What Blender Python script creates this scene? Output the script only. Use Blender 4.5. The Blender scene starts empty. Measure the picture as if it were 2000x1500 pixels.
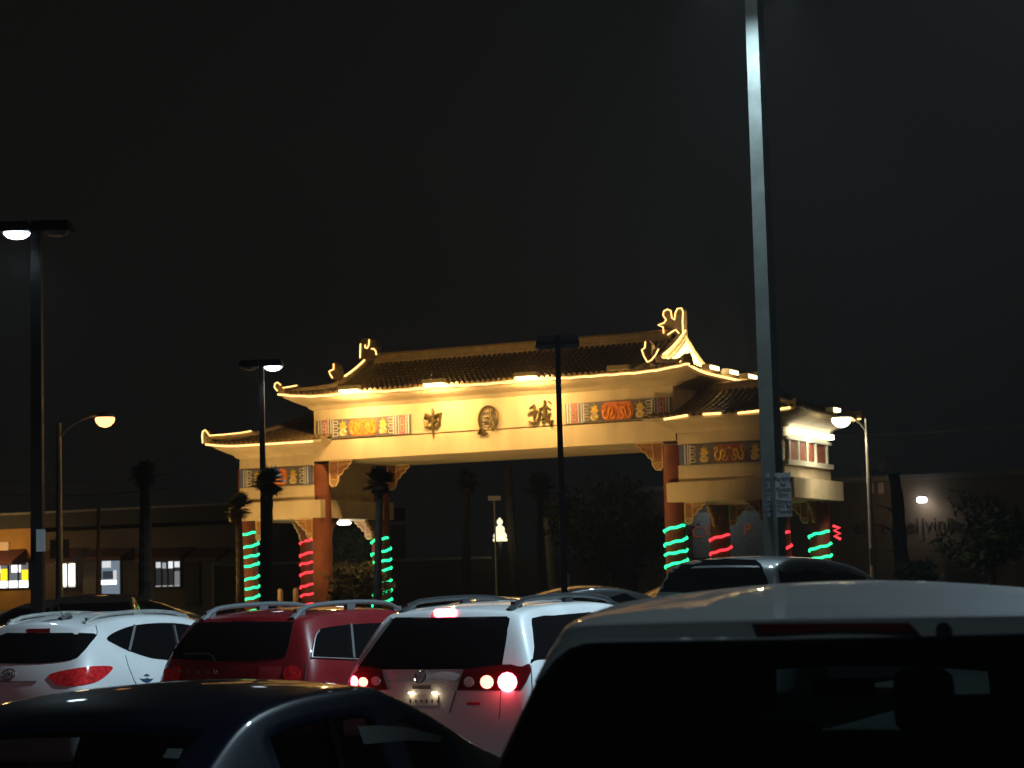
import bpy, bmesh, math, random
from mathutils import Vector, Matrix, geometry
from mathutils.bvhtree import BVHTree
random.seed(7)
R = math.radians
scn = bpy.context.scene
COL = scn.collection

# ------------------------------------------------------------------ camera
CAM_F, CAM_H = 4000.0, 1.95                 # focal length in photo pixels (2000 wide), eye height in metres
PITCH, ROLL = math.atan(385 / CAM_F), R(1.5)
FWD = Vector((0, math.cos(PITCH), math.sin(PITCH)))
_r0 = Vector((1, 0, 0)); _u0 = _r0.cross(FWD)
CR = _r0 * math.cos(ROLL) - _u0 * math.sin(ROLL)
CU = _u0 * math.cos(ROLL) + _r0 * math.sin(ROLL)
EYE = Vector((0, 0, CAM_H))
cd = bpy.data.cameras.new('camera'); cam = bpy.data.objects.new('camera', cd); COL.objects.link(cam)
m3 = Matrix((CR, CU, -FWD)).transposed()
cam.matrix_world = Matrix.Translation(EYE) @ m3.to_4x4()
cd.sensor_width = 36; cd.lens = 72; cd.clip_start = 0.1; cd.clip_end = 2000
cd.dof.use_dof = True; cd.dof.focus_distance = 17.0; cd.dof.aperture_fstop = 72 / 13.0
scn.camera = cam

# ------------------------------------------------------------------ night sky
w = bpy.data.worlds.new('World'); scn.world = w; w.use_nodes = True
bg = w.node_tree.nodes['Background']
bg.inputs['Strength'].default_value = 0.0046
_nt = w.node_tree; _tc = _nt.nodes.new('ShaderNodeTexCoord'); _no = _nt.nodes.new('ShaderNodeTexNoise'); _no.inputs['Scale'].default_value = 3.5; _no.inputs['Detail'].default_value = 3
_sx = _nt.nodes.new('ShaderNodeSeparateXYZ'); _ra = _nt.nodes.new('ShaderNodeValToRGB'); _mx = _nt.nodes.new('ShaderNodeMath'); _mx.operation = 'MULTIPLY_ADD'; _mx.inputs[1].default_value = .22
_nt.links.new(_tc.outputs['Generated'], _no.inputs['Vector']); _nt.links.new(_tc.outputs['Generated'], _sx.inputs[0])
_nt.links.new(_no.outputs['Fac'], _mx.inputs[0]); _nt.links.new(_sx.outputs['Z'], _mx.inputs[2]); _nt.links.new(_mx.outputs[0], _ra.inputs['Fac']); _nt.links.new(_ra.outputs['Color'], bg.inputs['Color'])
_ra.color_ramp.elements[0].position = .08; _ra.color_ramp.elements[0].color = (.50, .60, .72, 1)      # overcast city night: thin dark haze low down,
_ra.color_ramp.elements[1].position = .30; _ra.color_ramp.elements[1].color = (1.0, 1.02, .94, 1)     # a dull grey cloud glow higher up
scn.view_settings.view_transform = 'Standard'; scn.view_settings.look = 'None'
scn.view_settings.exposure = 0; scn.view_settings.gamma = 1; scn.view_settings.use_curve_mapping = False
scn.cycles.max_bounces = 6; scn.cycles.transparent_max_bounces = 12
scn.cycles.sample_clamp_indirect = 3.0

def ray(x, y):
    return (FWD * CAM_F + CR * (x - 1000) - CU * (y - 750)).normalized()
def at(x, y, Y):
    d = ray(x, y); return EYE + d * (Y / d.y)
def on_plane(x, y, p, n):
    d = ray(x, y); return EYE + d * ((p - EYE).dot(n) / d.dot(n))
def gz(Y):                                   # the lot rises gently away from the camera
    pts = [(-60, 0), (22, 0), (34, .38), (52, .6), (78, 1.25), (110, 1.4), (400, 1.4)]
    for (a, za), (b, zb) in zip(pts, pts[1:]):
        if Y <= b: return za + (zb - za) * max(0, (Y - a)) / (b - a)
    return pts[-1][1]

# ------------------------------------------------------------------ materials
MATS = {}
def mat(name, col, rough=.6, metal=0, spec=.5, coat=0, noise=0, nscale=8, bump=0, bscale=60, emit=None, es=1, trans=0):
    if name in MATS: return MATS[name]
    m = bpy.data.materials.new(name); m.use_nodes = True; MATS[name] = m
    nt = m.node_tree; b = nt.nodes['Principled BSDF']
    b.inputs['Base Color'].default_value = (*col, 1); b.inputs['Roughness'].default_value = rough
    b.inputs['Metallic'].default_value = metal; b.inputs['Specular IOR Level'].default_value = spec
    b.inputs['Coat Weight'].default_value = coat; b.inputs['Coat Roughness'].default_value = .04
    if emit:
        b.inputs['Emission Color'].default_value = (*emit, 1); b.inputs['Emission Strength'].default_value = es
    if noise or bump:
        tc = nt.nodes.new('ShaderNodeTexCoord')
    if noise:
        n = nt.nodes.new('ShaderNodeTexNoise'); n.inputs['Scale'].default_value = nscale; n.inputs['Detail'].default_value = 6
        nt.links.new(tc.outputs['Object'], n.inputs['Vector'])
        r = nt.nodes.new('ShaderNodeValToRGB')
        r.color_ramp.elements[0].position = .3; r.color_ramp.elements[1].position = .72
        r.color_ramp.elements[0].color = (*[c * (1 - noise) for c in col], 1)
        r.color_ramp.elements[1].color = (*[min(1, c * (1 + noise * .5)) for c in col], 1)
        nt.links.new(n.outputs['Fac'], r.inputs['Fac']); nt.links.new(r.outputs['Color'], b.inputs['Base Color'])
        rr = nt.nodes.new('ShaderNodeMapRange')
        rr.inputs['To Min'].default_value = max(0, rough - .12); rr.inputs['To Max'].default_value = min(1, rough + .12)
        nt.links.new(n.outputs['Fac'], rr.inputs['Value']); nt.links.new(rr.outputs['Result'], b.inputs['Roughness'])
    if bump:
        n2 = nt.nodes.new('ShaderNodeTexNoise'); n2.inputs['Scale'].default_value = bscale; n2.inputs['Detail'].default_value = 4
        nt.links.new(tc.outputs['Object'], n2.inputs['Vector'])
        bp = nt.nodes.new('ShaderNodeBump'); bp.inputs['Strength'].default_value = bump; bp.inputs['Distance'].default_value = .02
        nt.links.new(n2.outputs['Fac'], bp.inputs['Height']); nt.links.new(bp.outputs['Normal'], b.inputs['Normal'])
    return m
def paint(name, col, flake=0):
    m = mat(name, col, rough=.42, metal=flake, coat=.8, noise=.10, nscale=1.7)
    return m
def glow(name, col, s):
    return mat(name, (.02, .02, .02), rough=.5, emit=col, es=s)
def tinted(name, tint, gl=.06):
    if name in MATS: return MATS[name]
    m = bpy.data.materials.new(name); m.use_nodes = True; MATS[name] = m
    nt = m.node_tree; nt.nodes.remove(nt.nodes['Principled BSDF'])
    o = nt.nodes['Material Output']; t = nt.nodes.new('ShaderNodeBsdfTransparent'); t.inputs[0].default_value = (*tint, 1)
    g = nt.nodes.new('ShaderNodeBsdfGlossy'); g.inputs['Roughness'].default_value = .03
    lw = nt.nodes.new('ShaderNodeLayerWeight'); pw = nt.nodes.new('ShaderNodeMath'); pw.operation = 'POWER'; pw.inputs[1].default_value = 5
    f = nt.nodes.new('ShaderNodeMath'); f.operation = 'MULTIPLY_ADD'; f.inputs[1].default_value = .95; f.inputs[2].default_value = .05
    nt.links.new(lw.outputs['Facing'], pw.inputs[0]); nt.links.new(pw.outputs[0], f.inputs[0])
    x = nt.nodes.new('ShaderNodeMixShader')
    nt.links.new(f.outputs[0], x.inputs[0]); nt.links.new(t.outputs[0], x.inputs[1]); nt.links.new(g.outputs[0], x.inputs[2])
    nt.links.new(x.outputs[0], o.inputs[0]); return m

M_CREAM = mat('cream_stucco', (.63, .52, .36), .75, noise=.16, nscale=.9, bump=.3, bscale=40)
def weather(m, amount=.17):
    """rain streaks: a noise stretched down the wall multiplies the paint colour"""
    nt = m.node_tree; b = nt.nodes['Principled BSDF']; src = b.inputs['Base Color'].links[0].from_socket
    tc = nt.nodes.new('ShaderNodeTexCoord'); mp = nt.nodes.new('ShaderNodeMapping'); mp.inputs['Scale'].default_value = (1.7, 1.7, .3)
    n = nt.nodes.new('ShaderNodeTexNoise'); n.inputs['Scale'].default_value = 1.6; n.inputs['Detail'].default_value = 5
    r = nt.nodes.new('ShaderNodeMapRange'); r.inputs['From Min'].default_value = .35; r.inputs['From Max'].default_value = .7; r.inputs['To Min'].default_value = 1 - amount; r.inputs['To Max'].default_value = 1.0
    mx = nt.nodes.new('ShaderNodeVectorMath'); mx.operation = 'SCALE'
    nt.links.new(tc.outputs['Object'], mp.inputs[0]); nt.links.new(mp.outputs[0], n.inputs['Vector']); nt.links.new(n.outputs['Fac'], r.inputs['Value'])
    nt.links.new(src, mx.inputs[0]); nt.links.new(r.outputs['Result'], mx.inputs['Scale']); nt.links.new(mx.outputs['Vector'], b.inputs['Base Color'])
weather(M_CREAM)
M_RED = mat('red_column_paint', (.19, .05, .02), .5, noise=.25, nscale=3, bump=.1)
M_TILE = mat('glazed_brown_tile', (.15, .105, .05), .35, spec=.6, noise=.45, nscale=6)
M_ROOF = mat('roof_bed', (.05, .035, .02), .8, noise=.3)
M_RIDGE = mat('ridge_glaze', (.33, .24, .12), .45, noise=.35, nscale=5, bump=.3)
M_ORN = mat('dark_glazed_ornament', (.13, .085, .04), .4, noise=.4, nscale=9, bump=.3)
M_GOLD = mat('gold_leaf', (.75, .5, .10), .4, metal=.3, noise=.3, nscale=20)
M_ROPE = glow('warm_rope_light', (1, .56, .17), 3.2)
M_ROPEG = glow('green_rope_light', (.02, 1, .33), 2.4)
M_ROPER = glow('red_rope_light', (1, .035, .05), 2.2)
M_FLOOD = glow('floodlight_lens', (1, .72, .28), 11)
M_DARKMETAL = mat('dark_bronze_metal', (.018, .016, .015), .5, metal=.4, noise=.3)
M_POLEGREY = mat('grey_painted_steel', (.30, .32, .29), .5, metal=.2, noise=.2, nscale=4)
M_GALV = mat('galvanised_steel', (.42, .42, .40), .45, metal=.5, noise=.2)
M_BLACK = mat('black_plastic', (.012, .012, .013), .5)
M_TRIM = mat('black_rubber', (.02, .02, .02), .7)
M_GLASSD = mat('dark_tinted_glass', (.006, .006, .007), .04, spec=.5, noise=0)
M_CHROME = mat('chrome', (.75, .75, .76), .12, metal=1)
M_TYRE = mat('tyre_rubber', (.02, .02, .02), .8, bump=.2)
M_RIM = mat('alloy_rim', (.45, .45, .46), .3, metal=.9)
M_LENS = mat('red_lens', (.80, .03, .035), .12, coat=1, spec=.6, noise=.5, nscale=30)
M_LENSC = mat('clear_lens', (.6, .57, .55), .1, coat=1, noise=.4, nscale=25)
M_SIGN = mat('white_sign_sheet', (.72, .73, .74), .5, noise=.1)
M_INK = mat('navy_ink', (.02, .03, .06), .6)

# ------------------------------------------------------------------ mesh helpers
class MB:
    def __init__(s): s.v = []; s.f = []; s.m = []; s.mats = []
    def mi(s, m):
        if m is None: m = s.mats[0] if s.mats else M_BLACK
        if m not in s.mats: s.mats.append(m)
        return s.mats.index(m)
    def add(s, vs, fs, m=None):
        o = len(s.v); k = s.mi(m); s.v += [tuple(v) for v in vs]
        for f in fs: s.f.append([o + i for i in f]); s.m.append(k)
    def box(s, c, d, m=None, rz=0, M=None):
        x, y, z = [q / 2 for q in d]; c = Vector(c)
        vs = [Vector(p) for p in ((-x, -y, -z), (x, -y, -z), (x, y, -z), (-x, y, -z), (-x, -y, z), (x, -y, z), (x, y, z), (-x, y, z))]
        if rz: vs = [Matrix.Rotation(rz, 3, 'Z') @ v for v in vs]
        if M: vs = [M @ v for v in vs]
        s.add([v + c for v in vs], [(3, 2, 1, 0), (4, 5, 6, 7), (0, 1, 5, 4), (1, 2, 6, 5), (2, 3, 7, 6), (3, 0, 4, 7)], m)
    def bb(s, x0, x1, y0, y1, z0, z1, m=None):
        s.box(((x0 + x1) / 2, (y0 + y1) / 2, (z0 + z1) / 2), (x1 - x0, y1 - y0, z1 - z0), m)
    def tube(s, pts, r, m=None, n=6, cap=True, flat=1.0):
        pts = [Vector(p) for p in pts]
        if len(pts) < 2: return
        rs = r if isinstance(r, (list, tuple)) else [r] * len(pts)
        vs = []; up = None
        for i, p in enumerate(pts):
            t = (pts[min(i + 1, len(pts) - 1)] - pts[max(i - 1, 0)])
            if t.length < 1e-9: t = Vector((0, 0, 1))
            t.normalize()
            if up is None:
                up = Vector((0, 0, 1)) if abs(t.z) < .9 else Vector((1, 0, 0))
            a = t.cross(up)
            if a.length < 1e-6: a = t.cross(Vector((0, 1, 0)))
            a.normalize(); b = a.cross(t).normalized(); up = b
            for k in range(n):
                q = 2 * math.pi * k / n
                vs.append(p + a * math.cos(q) * rs[i] + b * math.sin(q) * rs[i] * flat)
        fs = []
        for i in range(len(pts) - 1):
            for k in range(n):
                fs.append((i * n + k, i * n + (k + 1) % n, (i + 1) * n + (k + 1) % n, (i + 1) * n + k))
        if cap:
            fs.append(tuple(range(n - 1, -1, -1))); o = (len(pts) - 1) * n; fs.append(tuple(range(o, o + n)))
        s.add(vs, fs, m)
    def lathe(s, prof, c, m=None, n=16):
        vs = []; c = Vector(c)
        for (r, z) in prof:
            for k in range(n):
                q = 2 * math.pi * k / n; vs.append(c + Vector((r * math.cos(q), r * math.sin(q), z)))
        fs = [(i * n + k, i * n + (k + 1) % n, (i + 1) * n + (k + 1) % n, (i + 1) * n + k) for i in range(len(prof) - 1) for k in range(n)]
        fs.append(tuple(range(n - 1, -1, -1))); o = (len(prof) - 1) * n; fs.append(tuple(range(o, o + n)))
        s.add(vs, fs, m)
    def prism(s, poly, a, b, frame, m=None):
        """poly of 2D points, extruded from depth a to b; frame(x, y, d) -> 3D"""
        n = len(poly)
        vs = [frame(x, y, a) for x, y in poly] + [frame(x, y, b) for x, y in poly]
        tri = geometry.tessellate_polygon([[Vector((x, y, 0)) for x, y in poly]])
        fs = [tuple(t) for t in tri] + [tuple(i + n for i in reversed(t)) for t in tri]
        fs += [(i, i + n, (i + 1) % n + n, (i + 1) % n) for i in range(n)]
        s.add(vs, fs, m)
    def grid(s, rows, m=None, closed=False):
        nr, nc = len(rows), len(rows[0]); vs = [p for r in rows for p in r]
        s.add(vs, [(i * nc + k, i * nc + k + 1, (i + 1) * nc + k + 1, (i + 1) * nc + k) for i in range(nr - 1) for k in range(nc - 1)], m)
    def mesh(s, name, smooth=False, fixn=True):
        me = bpy.data.meshes.new(name); me.from_pydata(s.v, [], s.f)
        for m in s.mats: me.materials.append(m)
        me.polygons.foreach_set('material_index', s.m)
        if fixn:
            bm = bmesh.new(); bm.from_mesh(me); bmesh.ops.recalc_face_normals(bm, faces=bm.faces); bm.to_mesh(me); bm.free()
        if smooth:
            me.polygons.foreach_set('use_smooth', [True] * len(me.polygons))
            me.set_sharp_from_angle(angle=R(40))
        me.update(); return me
    def obj(s, name, parent=None, smooth=False, loc=None):
        o = bpy.data.objects.new(name, s.mesh(name, smooth)); COL.objects.link(o)
        if parent: o.parent = parent
        if loc: o.location = loc
        return o
def tag(o, label=None, cat=None, group=None, kind=None):
    if label: o['label'] = label
    if cat: o['category'] = cat
    if group: o['group'] = group
    if kind: o['kind'] = kind
    return o
def thing(name, label, cat, loc=(0, 0, 0), rz=0, group=None):
    o = bpy.data.objects.new(name, None); COL.objects.link(o); o.empty_display_size = .2
    o.location = loc; o.rotation_euler = (0, 0, rz); return tag(o, label, cat, group)
def link(name, me, parent=None, loc=(0, 0, 0), rot=(0, 0, 0), scale=None):
    o = bpy.data.objects.new(name, me); COL.objects.link(o); o.parent = parent; o.location = loc; o.rotation_euler = rot
    if scale: o.scale = scale
    return o
def copy_tree(o, parent=None):
    c = o.copy(); COL.objects.link(c); c.parent = parent
    for ch in list(o.children): copy_tree(ch, c)
    return c
def light(kind, name, loc, energy, col, parent=None, target=None, size=.3, spot=None, blend=.5, size_y=None):
    ld = bpy.data.lights.new(name, kind); ld.energy = energy; ld.color = col
    if kind == 'AREA':
        ld.size = size
        if size_y: ld.shape = 'RECTANGLE'; ld.size_y = size_y
    else: ld.shadow_soft_size = size
    if spot: ld.spot_size = R(spot); ld.spot_blend = blend
    o = bpy.data.objects.new(name, ld); COL.objects.link(o); o.location = loc
    if parent: o.parent = parent
    if target is not None:
        o.rotation_euler = (Vector(target) - Vector(loc)).to_track_quat('-Z', 'Y').to_euler()
    return o
def text_mesh(s, size, depth=.01, align='CENTER', m=None, space=1.0):
    cu = bpy.data.curves.new('lettering', 'FONT'); cu.body = s; cu.size = size; cu.extrude = depth
    cu.align_x = align; cu.align_y = 'CENTER'; cu.space_character = space; cu.resolution_u = 3
    o = bpy.data.objects.new('lettering', cu); COL.objects.link(o)
    dg = bpy.context.evaluated_depsgraph_get(); me = bpy.data.meshes.new_from_object(o.evaluated_get(dg))
    bpy.data.objects.remove(o); bpy.data.curves.remove(cu)
    me.materials.clear(); me.materials.append(m or M_INK); me.name = 'lettering'
    return me

# ------------------------------------------------------------------ ground
M_ASPH = mat('asphalt', (.05, .05, .052), .85, noise=.35, nscale=.8, bump=.4, bscale=90)
g = MB()
ys = [-60, -20, 0, 10, 22, 34, 52, 78, 110, 180, 300]; xs = [-160, -100, -30, 0, 30, 100, 160]
g.grid([[(x, y, gz(y)) for x in xs] for y in ys], M_ASPH)
tag(g.obj('asphalt_ground'), kind='structure')

# ------------------------------------------------------------------ the gate
GA = R(26)
GORG = Vector((3.97007, 50.0, 0)); GG = Vector((math.cos(GA), -math.sin(GA), 0)); GD = Vector((math.sin(GA), math.cos(GA), 0))
def gl(x, y, v=0.0):                          # photo point -> (u, z) on the gate's upright plane at depth v
    p = on_plane(x, y, GORG + GD * v, GD); return ((p - GORG).dot(GG), p.z)
gate = thing('chinese_gate', 'cream and red Chinese gate with tiled roofs outlined in warm rope lights', 'gate', GORG, -GA)
D = 3.75                                      # depth of the gate
GB = .55                                      # ground at the gate
def V(u, v, z): return Vector((u, v, z))

# columns (four pairs), each with its own spiral of rope light
cols = [(-12.65, .28, 'g', 3.45), (-12.65, 3.42, 'r', 3.3), (-10.3, .28, None, 0), (-10.3, 3.42, 'g', 3.25),
        (-.2, .28, 'g', 3.2), (-.2, 3.42, 'r', 3.0), (2.47, .28, 'r', 2.95), (2.47, 3.42, 'g', 3.0)]
mb = MB(); mb.lathe([(.36, 0), (.36, .35), (.29, .5), (.265, .55), (.25, 4.75)], (0, 0, 0), M_RED, 24); me_col = mb.mesh('column', True)
for (u, v, c, zt) in cols:
    co = link('column', me_col, gate, (u, v, GB - .12))
    if c:
        h = MB(); pts = []; z = zt; q = -.25
        rr = random.Random(int(u * 10 + v * 7))
        n = 0; pitch = .29 if c == 'g' else .30
        while z > GB + .5:
            pts.append((.275 * math.cos(q), .275 * math.sin(q), z - GB + .12 + .012 * math.sin(n * 1.7)))
            q -= R(18); z -= pitch / 20 * (1 + .25 * math.sin(n * .11)); n += 1
        h.tube(pts, .034, M_ROPEG if c == 'g' else M_ROPER, 5)
        h.obj('rope_light', co)

# centre beam
mb = MB()
mb.bb(-10.37, .0, 0, D + .1, 5.27, 5.80, M_CREAM)
mb.bb(-10.30, -.06, .05, D, 5.80, 5.835, mat('groove_shadow_gap', (.30, .22, .12), .8))
mb.bb(-10.33, -.03, .0, D + .1, 5.835, 6.66, M_CREAM)
mb.obj('centre_beam', gate)

def skirt(mb, rect, prof, m, lift=0, liftlen=1.2, n=14):
    """coved soffit swept round a rectangle (u0,u1,v0,v1); prof = list of (outward, z)"""
    u0, u1, v0, v1 = rect; rows = []
    for d, z in prof:
        ring = []
        a, b, c, e = u0 - d, u1 + d, v0 - d, v1 + d
        k = d / max(prof[-1][0], 1e-6)
        def pt(u, v):
            du = min(u - a, b - u); dv = min(v - c, e - v)
            t = max(0, 1 - max(du, dv) / liftlen); return (u, v, z + lift * k * t * t)
        ring += [pt(a + (b - a) * i / n, c) for i in range(n)]
        ring += [pt(b, c + (e - c) * i / n) for i in range(n)]
        ring += [pt(b - (b - a) * i / n, e) for i in range(n)]
        ring += [pt(a, e - (e - c) * i / n) for i in range(n)]
        ring.append(ring[0]); rows.append(ring)
    mb.grid(rows, m); return rows
MAIN = (-10.37, 0.0, 0.0, D + .1)
mb = MB()
skirt(mb, MAIN, [(-.02, 6.62), (.06, 6.645), (.10, 6.70), (.22, 6.735), (.40, 6.79), (.56, 6.86), (.60, 6.93), (.62, 6.97)], M_CREAM, .12, n=24)
mb.bb(-10.3, -.07, .05, D, 6.6, 6.9, M_CREAM)
mb.obj('eave_soffit', gate, True)

# tile row: stepped barrel tiles along a line of points running up the slope
def tile_row_mesh(path, r=.06):
    mb = MB(); path = [Vector(p) for p in path]
    seg = [0]
    for a, b in zip(path, path[1:]): seg.append(seg[-1] + (b - a).length)
    L = seg[-1]
    def pos(t):
        t = max(0, min(L, t))
        for i in range(len(path) - 1):
            if t <= seg[i + 1]:
                return path[i].lerp(path[i + 1], (t - seg[i]) / max(1e-6, seg[i + 1] - seg[i]))
        return path[-1]
    side = Vector((path[-1] - path[0])); side = side.cross(Vector((0, 0, 1))); side.normalize()
    n = max(1, round(L / .26)); rows = []
    for k in range(n):
        for t, rr in ((k / n, r), ((k + 1) / n, r * .80)):
            c = pos(t * L); up = (pos(t * L + .05) - pos(t * L - .05)).cross(side) * -1
            if up.z < 0: up = -up
            up.normalize()
            rows.append([c + side * rr * math.cos(q) + up * rr * 1.15 * math.sin(q) for q in [math.pi * j / 4 for j in range(5)]])
    mb.grid(rows, M_TILE); mb.add(rows[0], [(0, 1, 2, 3, 4)], M_TILE)
    return mb.mesh('tile_row', False, False)

def lathe_dir(o): return o
# main hip-and-gable roof
EU0, EU1, EV0, EV1 = -11.0, .62, -.68, D + .78   # eave rectangle
RV = (EV0 + EV1) / 2; RZ = 8.0; EZ = 6.98; GU0, GU1 = -9.75, -.5
def slope_z(s): return EZ + (RZ - EZ) * (.42 * s + .58 * s * s)
def lift(u, v):
    a = max(0, 1 - min(u - EU0, EU1 - u) / 1.5); b = max(0, 1 - min(v - EV0, EV1 - v) / 1.5)
    return .13 * a * a * b * b
SH = .36                                           # slope fraction at which the gable stands
def front_pt(u, s, sg=1):
    v = EV0 + (RV - EV0) * s
    if sg < 0: v = EV1 - (EV1 - RV) * s
    return V(u, v, slope_z(s) + lift(u, v))
def end_pt(t, v, right=True):
    u = (EU1 + (GU1 - EU1) * t) if right else (EU0 + (GU0 - EU0) * t)
    return V(u, v, slope_z(SH * t) + lift(u, v))
roof = MB()
us = [GU0 + (GU1 - GU0) * i / 20 for i in range(21)]
for sg in (1, -1):
    roof.grid([[front_pt(u, s / 8, sg) for u in us] for s in range(9)], M_ROOF)
    for right in (True, False):                    # corner triangles of the long slopes
        rows = []
        for i in range(5):
            t = i / 4; ss = SH * t
            ue = (EU1 + (GU1 - EU1) * t) if right else (EU0 + (GU0 - EU0) * t); ug = GU1 if right else GU0
            rows.append([front_pt(ug + (ue - ug) * k / 5, ss, sg) for k in range(6)])
        roof.grid(rows, M_ROOF)
for right in (True, False):
    rows = []
    for i in range(5):
        t = i / 4; va = EV0 + (RV - EV0) * SH * t; vb = EV1 - (EV1 - RV) * SH * t
        rows.append([end_pt(t, va + (vb - va) * k / 12, right) for k in range(13)])
    roof.grid(rows, M_ROOF)
# eave edge board
roof_o = roof.obj('main_roof', gate)
ed = MB()
for right in (True,):
    ring = [(EU0 + (EU1 - EU0) * i / 40, EV0) for i in range(40)] + [(EU1, EV0 + (EV1 - EV0) * i / 14) for i in range(14)] + \
           [(EU1 - (EU1 - EU0) * i / 40, EV1) for i in range(40)] + [(EU0, EV1 - (EV1 - EV0) * i / 14) for i in range(15)]
    ed.grid([[V(u, v, EZ + lift(u, v) - .002 - k) for u, v in ring] for k in (0, .075)], M_CREAM)
ed.obj('eave_board', roof_o)
full = tile_row_mesh([front_pt(-5, s / 8) - V(-5, 0, 0) for s in range(9)])
nrow = 62
for i in range(nrow):
    u = GU0 + .06 + (GU1 - GU0 - .12) * i / (nrow - 1)
    if u - EU0 > 1.5 and EU1 - u > 1.5: link('tile_row', full, roof_o, (u, 0, 0))
    else: link('tile_row', tile_row_mesh([front_pt(u, s / 8) for s in range(9)]), roof_o)
for right in (True, False):
    for k in range(7):
        f = (k + .5) / 7; u = (GU1 + (EU1 - GU1) * f) if right else (GU0 + (EU0 - GU0) * f)
        sm = SH * (1 - f)
        link('tile_row', tile_row_mesh([front_pt(u, sm * s / 4) for s in range(5)]), roof_o)
for k in range(30):                               # right end slope
    v = EV0 + .1 + (EV1 - EV0 - .2) * k / 29
    tm = 1.0
    dv = min(v - EV0, EV1 - v) / (RV - EV0)
    tm = min(1, dv / SH)
    if tm > .12: link('tile_row', tile_row_mesh([end_pt(tm * s / 4, v) for s in range(5)]), roof_o)
# gable walls
M_GABLE = mat('gable_cream', (.68, .56, .33), .7, noise=.1)
for gu, sg in ((GU1 + .13, -1), (GU0 - .13, 1)):
    gb = MB(); zb = slope_z(SH); va = EV0 + (RV - EV0) * SH; vb = EV1 - (EV1 - RV) * SH
    poly = [(va, zb)] + [(EV0 + (RV - EV0) * (SH + (1 - SH) * i / 6), slope_z(SH + (1 - SH) * i / 6) - .05) for i in range(1, 7)] + \
           [(EV1 - (EV1 - RV) * (SH + (1 - SH) * i / 6), slope_z(SH + (1 - SH) * i / 6) - .05) for i in range(5, 0, -1)] + [(vb, zb)]
    gb.prism(poly, gu, gu + sg * .2, lambda x, y, d: V(d, x, y), M_GABLE)
    gb.obj('gable', roof_o)
# ridges
def ridge(name, pts, w, h, parent=None):
    rb = MB(); pts = [Vector(p) for p in pts]; rows = []
    for i, p in enumerate(pts):
        t = pts[min(i + 1, len(pts) - 1)] - pts[max(0, i - 1)]; t.z = 0; t.normalize(); n = Vector((-t.y, t.x, 0))
        prof = [(-w / 2, -.08), (-w / 2, h * .25), (-w * .38, h * .3), (-w * .38, h * .75), (-w / 2, h * .8), (-w * .4, h), (0, h * 1.12), (w * .4, h), (w / 2, h * .8), (w * .38, h * .75), (w * .38, h * .3), (w / 2, h * .25), (w / 2, -.08)]
        rows.append([p + n * a + Vector((0, 0, b)) for a, b in prof])
    rb.grid(rows, M_RIDGE)
    for r_, f in ((rows[0], 0), (rows[-1], 1)): rb.add(r_, [tuple(range(len(r_)))], M_RIDGE)
    return rb.obj(name, parent or roof_o)
ridge('main_ridge', [V(GU0 + .25 + (GU1 - GU0 - .5) * i / 10, RV, RZ - .02) for i in range(11)], .26, .27)
hipF = [front_pt(GU1 + (EU1 - GU1) * 0, 1 - (1 - SH) * i / 5) + V(.02, 0, .0) for i in range(6)]
for gu, eu in ((GU1, EU1), (GU0, EU0)):
    for sg in (1, -1):
        down = [front_pt(gu, 1 - (1 - SH) * i / 5, sg) for i in range(6)]
        ridge('gable_ridge', down, .2, .17)
        hip = [front_pt(gu + (eu - gu) * f, SH * (1 - f), sg) for f in [i / 6 for i in range(7)]]
        hip[-1].z += .05
        ridge('hip_ridge', hip, .18, .14)

def rope(pts, r=.026, parent=gate, m=None, name='rope_light'):
    b = MB(); b.tube(pts, r, m or M_ROPE, 5); return b.obj(name, parent)
def relief(name, px, v, th, m, rope_px=None, parent=None, ro=.017):
    """an upright ornament cut from a photo outline, standing at its own depth v with real thickness"""
    poly = [gl(x, y, v) for x, y in px]
    b = MB(); b.prism(poly, v - th / 2, v + th / 2, lambda x, y, d: V(x, d, y), m)
    o = b.obj(name, parent or gate)
    if rope_px:
        for rp in rope_px:
            pts = [V(*((lambda q: (q[0], v - th / 2 - .02, q[1]))(gl(x, y, v)))) for x, y in rp]
            rope(pts, ro, o)
    return o
# owl-tail ridge ornaments and hip beasts
relief('ridge_ornament', [(1309, 653), (1303, 640), (1290, 638), (1289, 632), (1300, 629), (1298, 618), (1300, 607), (1308, 604), (1316, 607), (1318, 618), (1321, 609), (1326, 603), (1335, 602), (1338, 608), (1339, 655)],
       RV, .24, M_ORN, [[(1300, 652), (1299, 640), (1289, 636), (1300, 632), (1305, 626), (1299, 617), (1300, 609), (1307, 605), (1314, 608), (1316, 622), (1321, 626), (1323, 612), (1327, 604), (1335, 603), (1338, 610), (1337, 630), (1338, 652)],
                           [(1308, 655), (1318, 648), (1324, 645), (1330, 652)]])
relief('ridge_ornament', [(707, 702), (707, 668), (712, 662), (726, 662), (738, 667), (741, 678), (738, 690), (742, 697), (730, 705)],
       RV, .24, M_ORN, [[(708, 700), (709, 672)], [(718, 674), (718, 680), (722, 681), (725, 676), (726, 664)], [(730, 682), (735, 682), (739, 687), (740, 694)]])
relief('hip_beast', [(1268, 712), (1258, 694), (1256, 682), (1262, 678), (1264, 668), (1270, 666), (1276, 674), (1276, 684), (1274, 694), (1280, 704), (1276, 712)],
       .35, .2, M_ORN, [[(1264, 668), (1263, 680), (1257, 684), (1261, 696), (1268, 708), (1276, 704), (1284, 694), (1290, 682)]])
relief('hip_beast', [(650, 742), (646, 730), (652, 724), (652, 712), (658, 708), (665, 714), (668, 728), (664, 742)],
       .35, .2, M_ORN, [[(656, 711), (656, 722), (647, 726), (650, 733), (654, 739)]])
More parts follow.
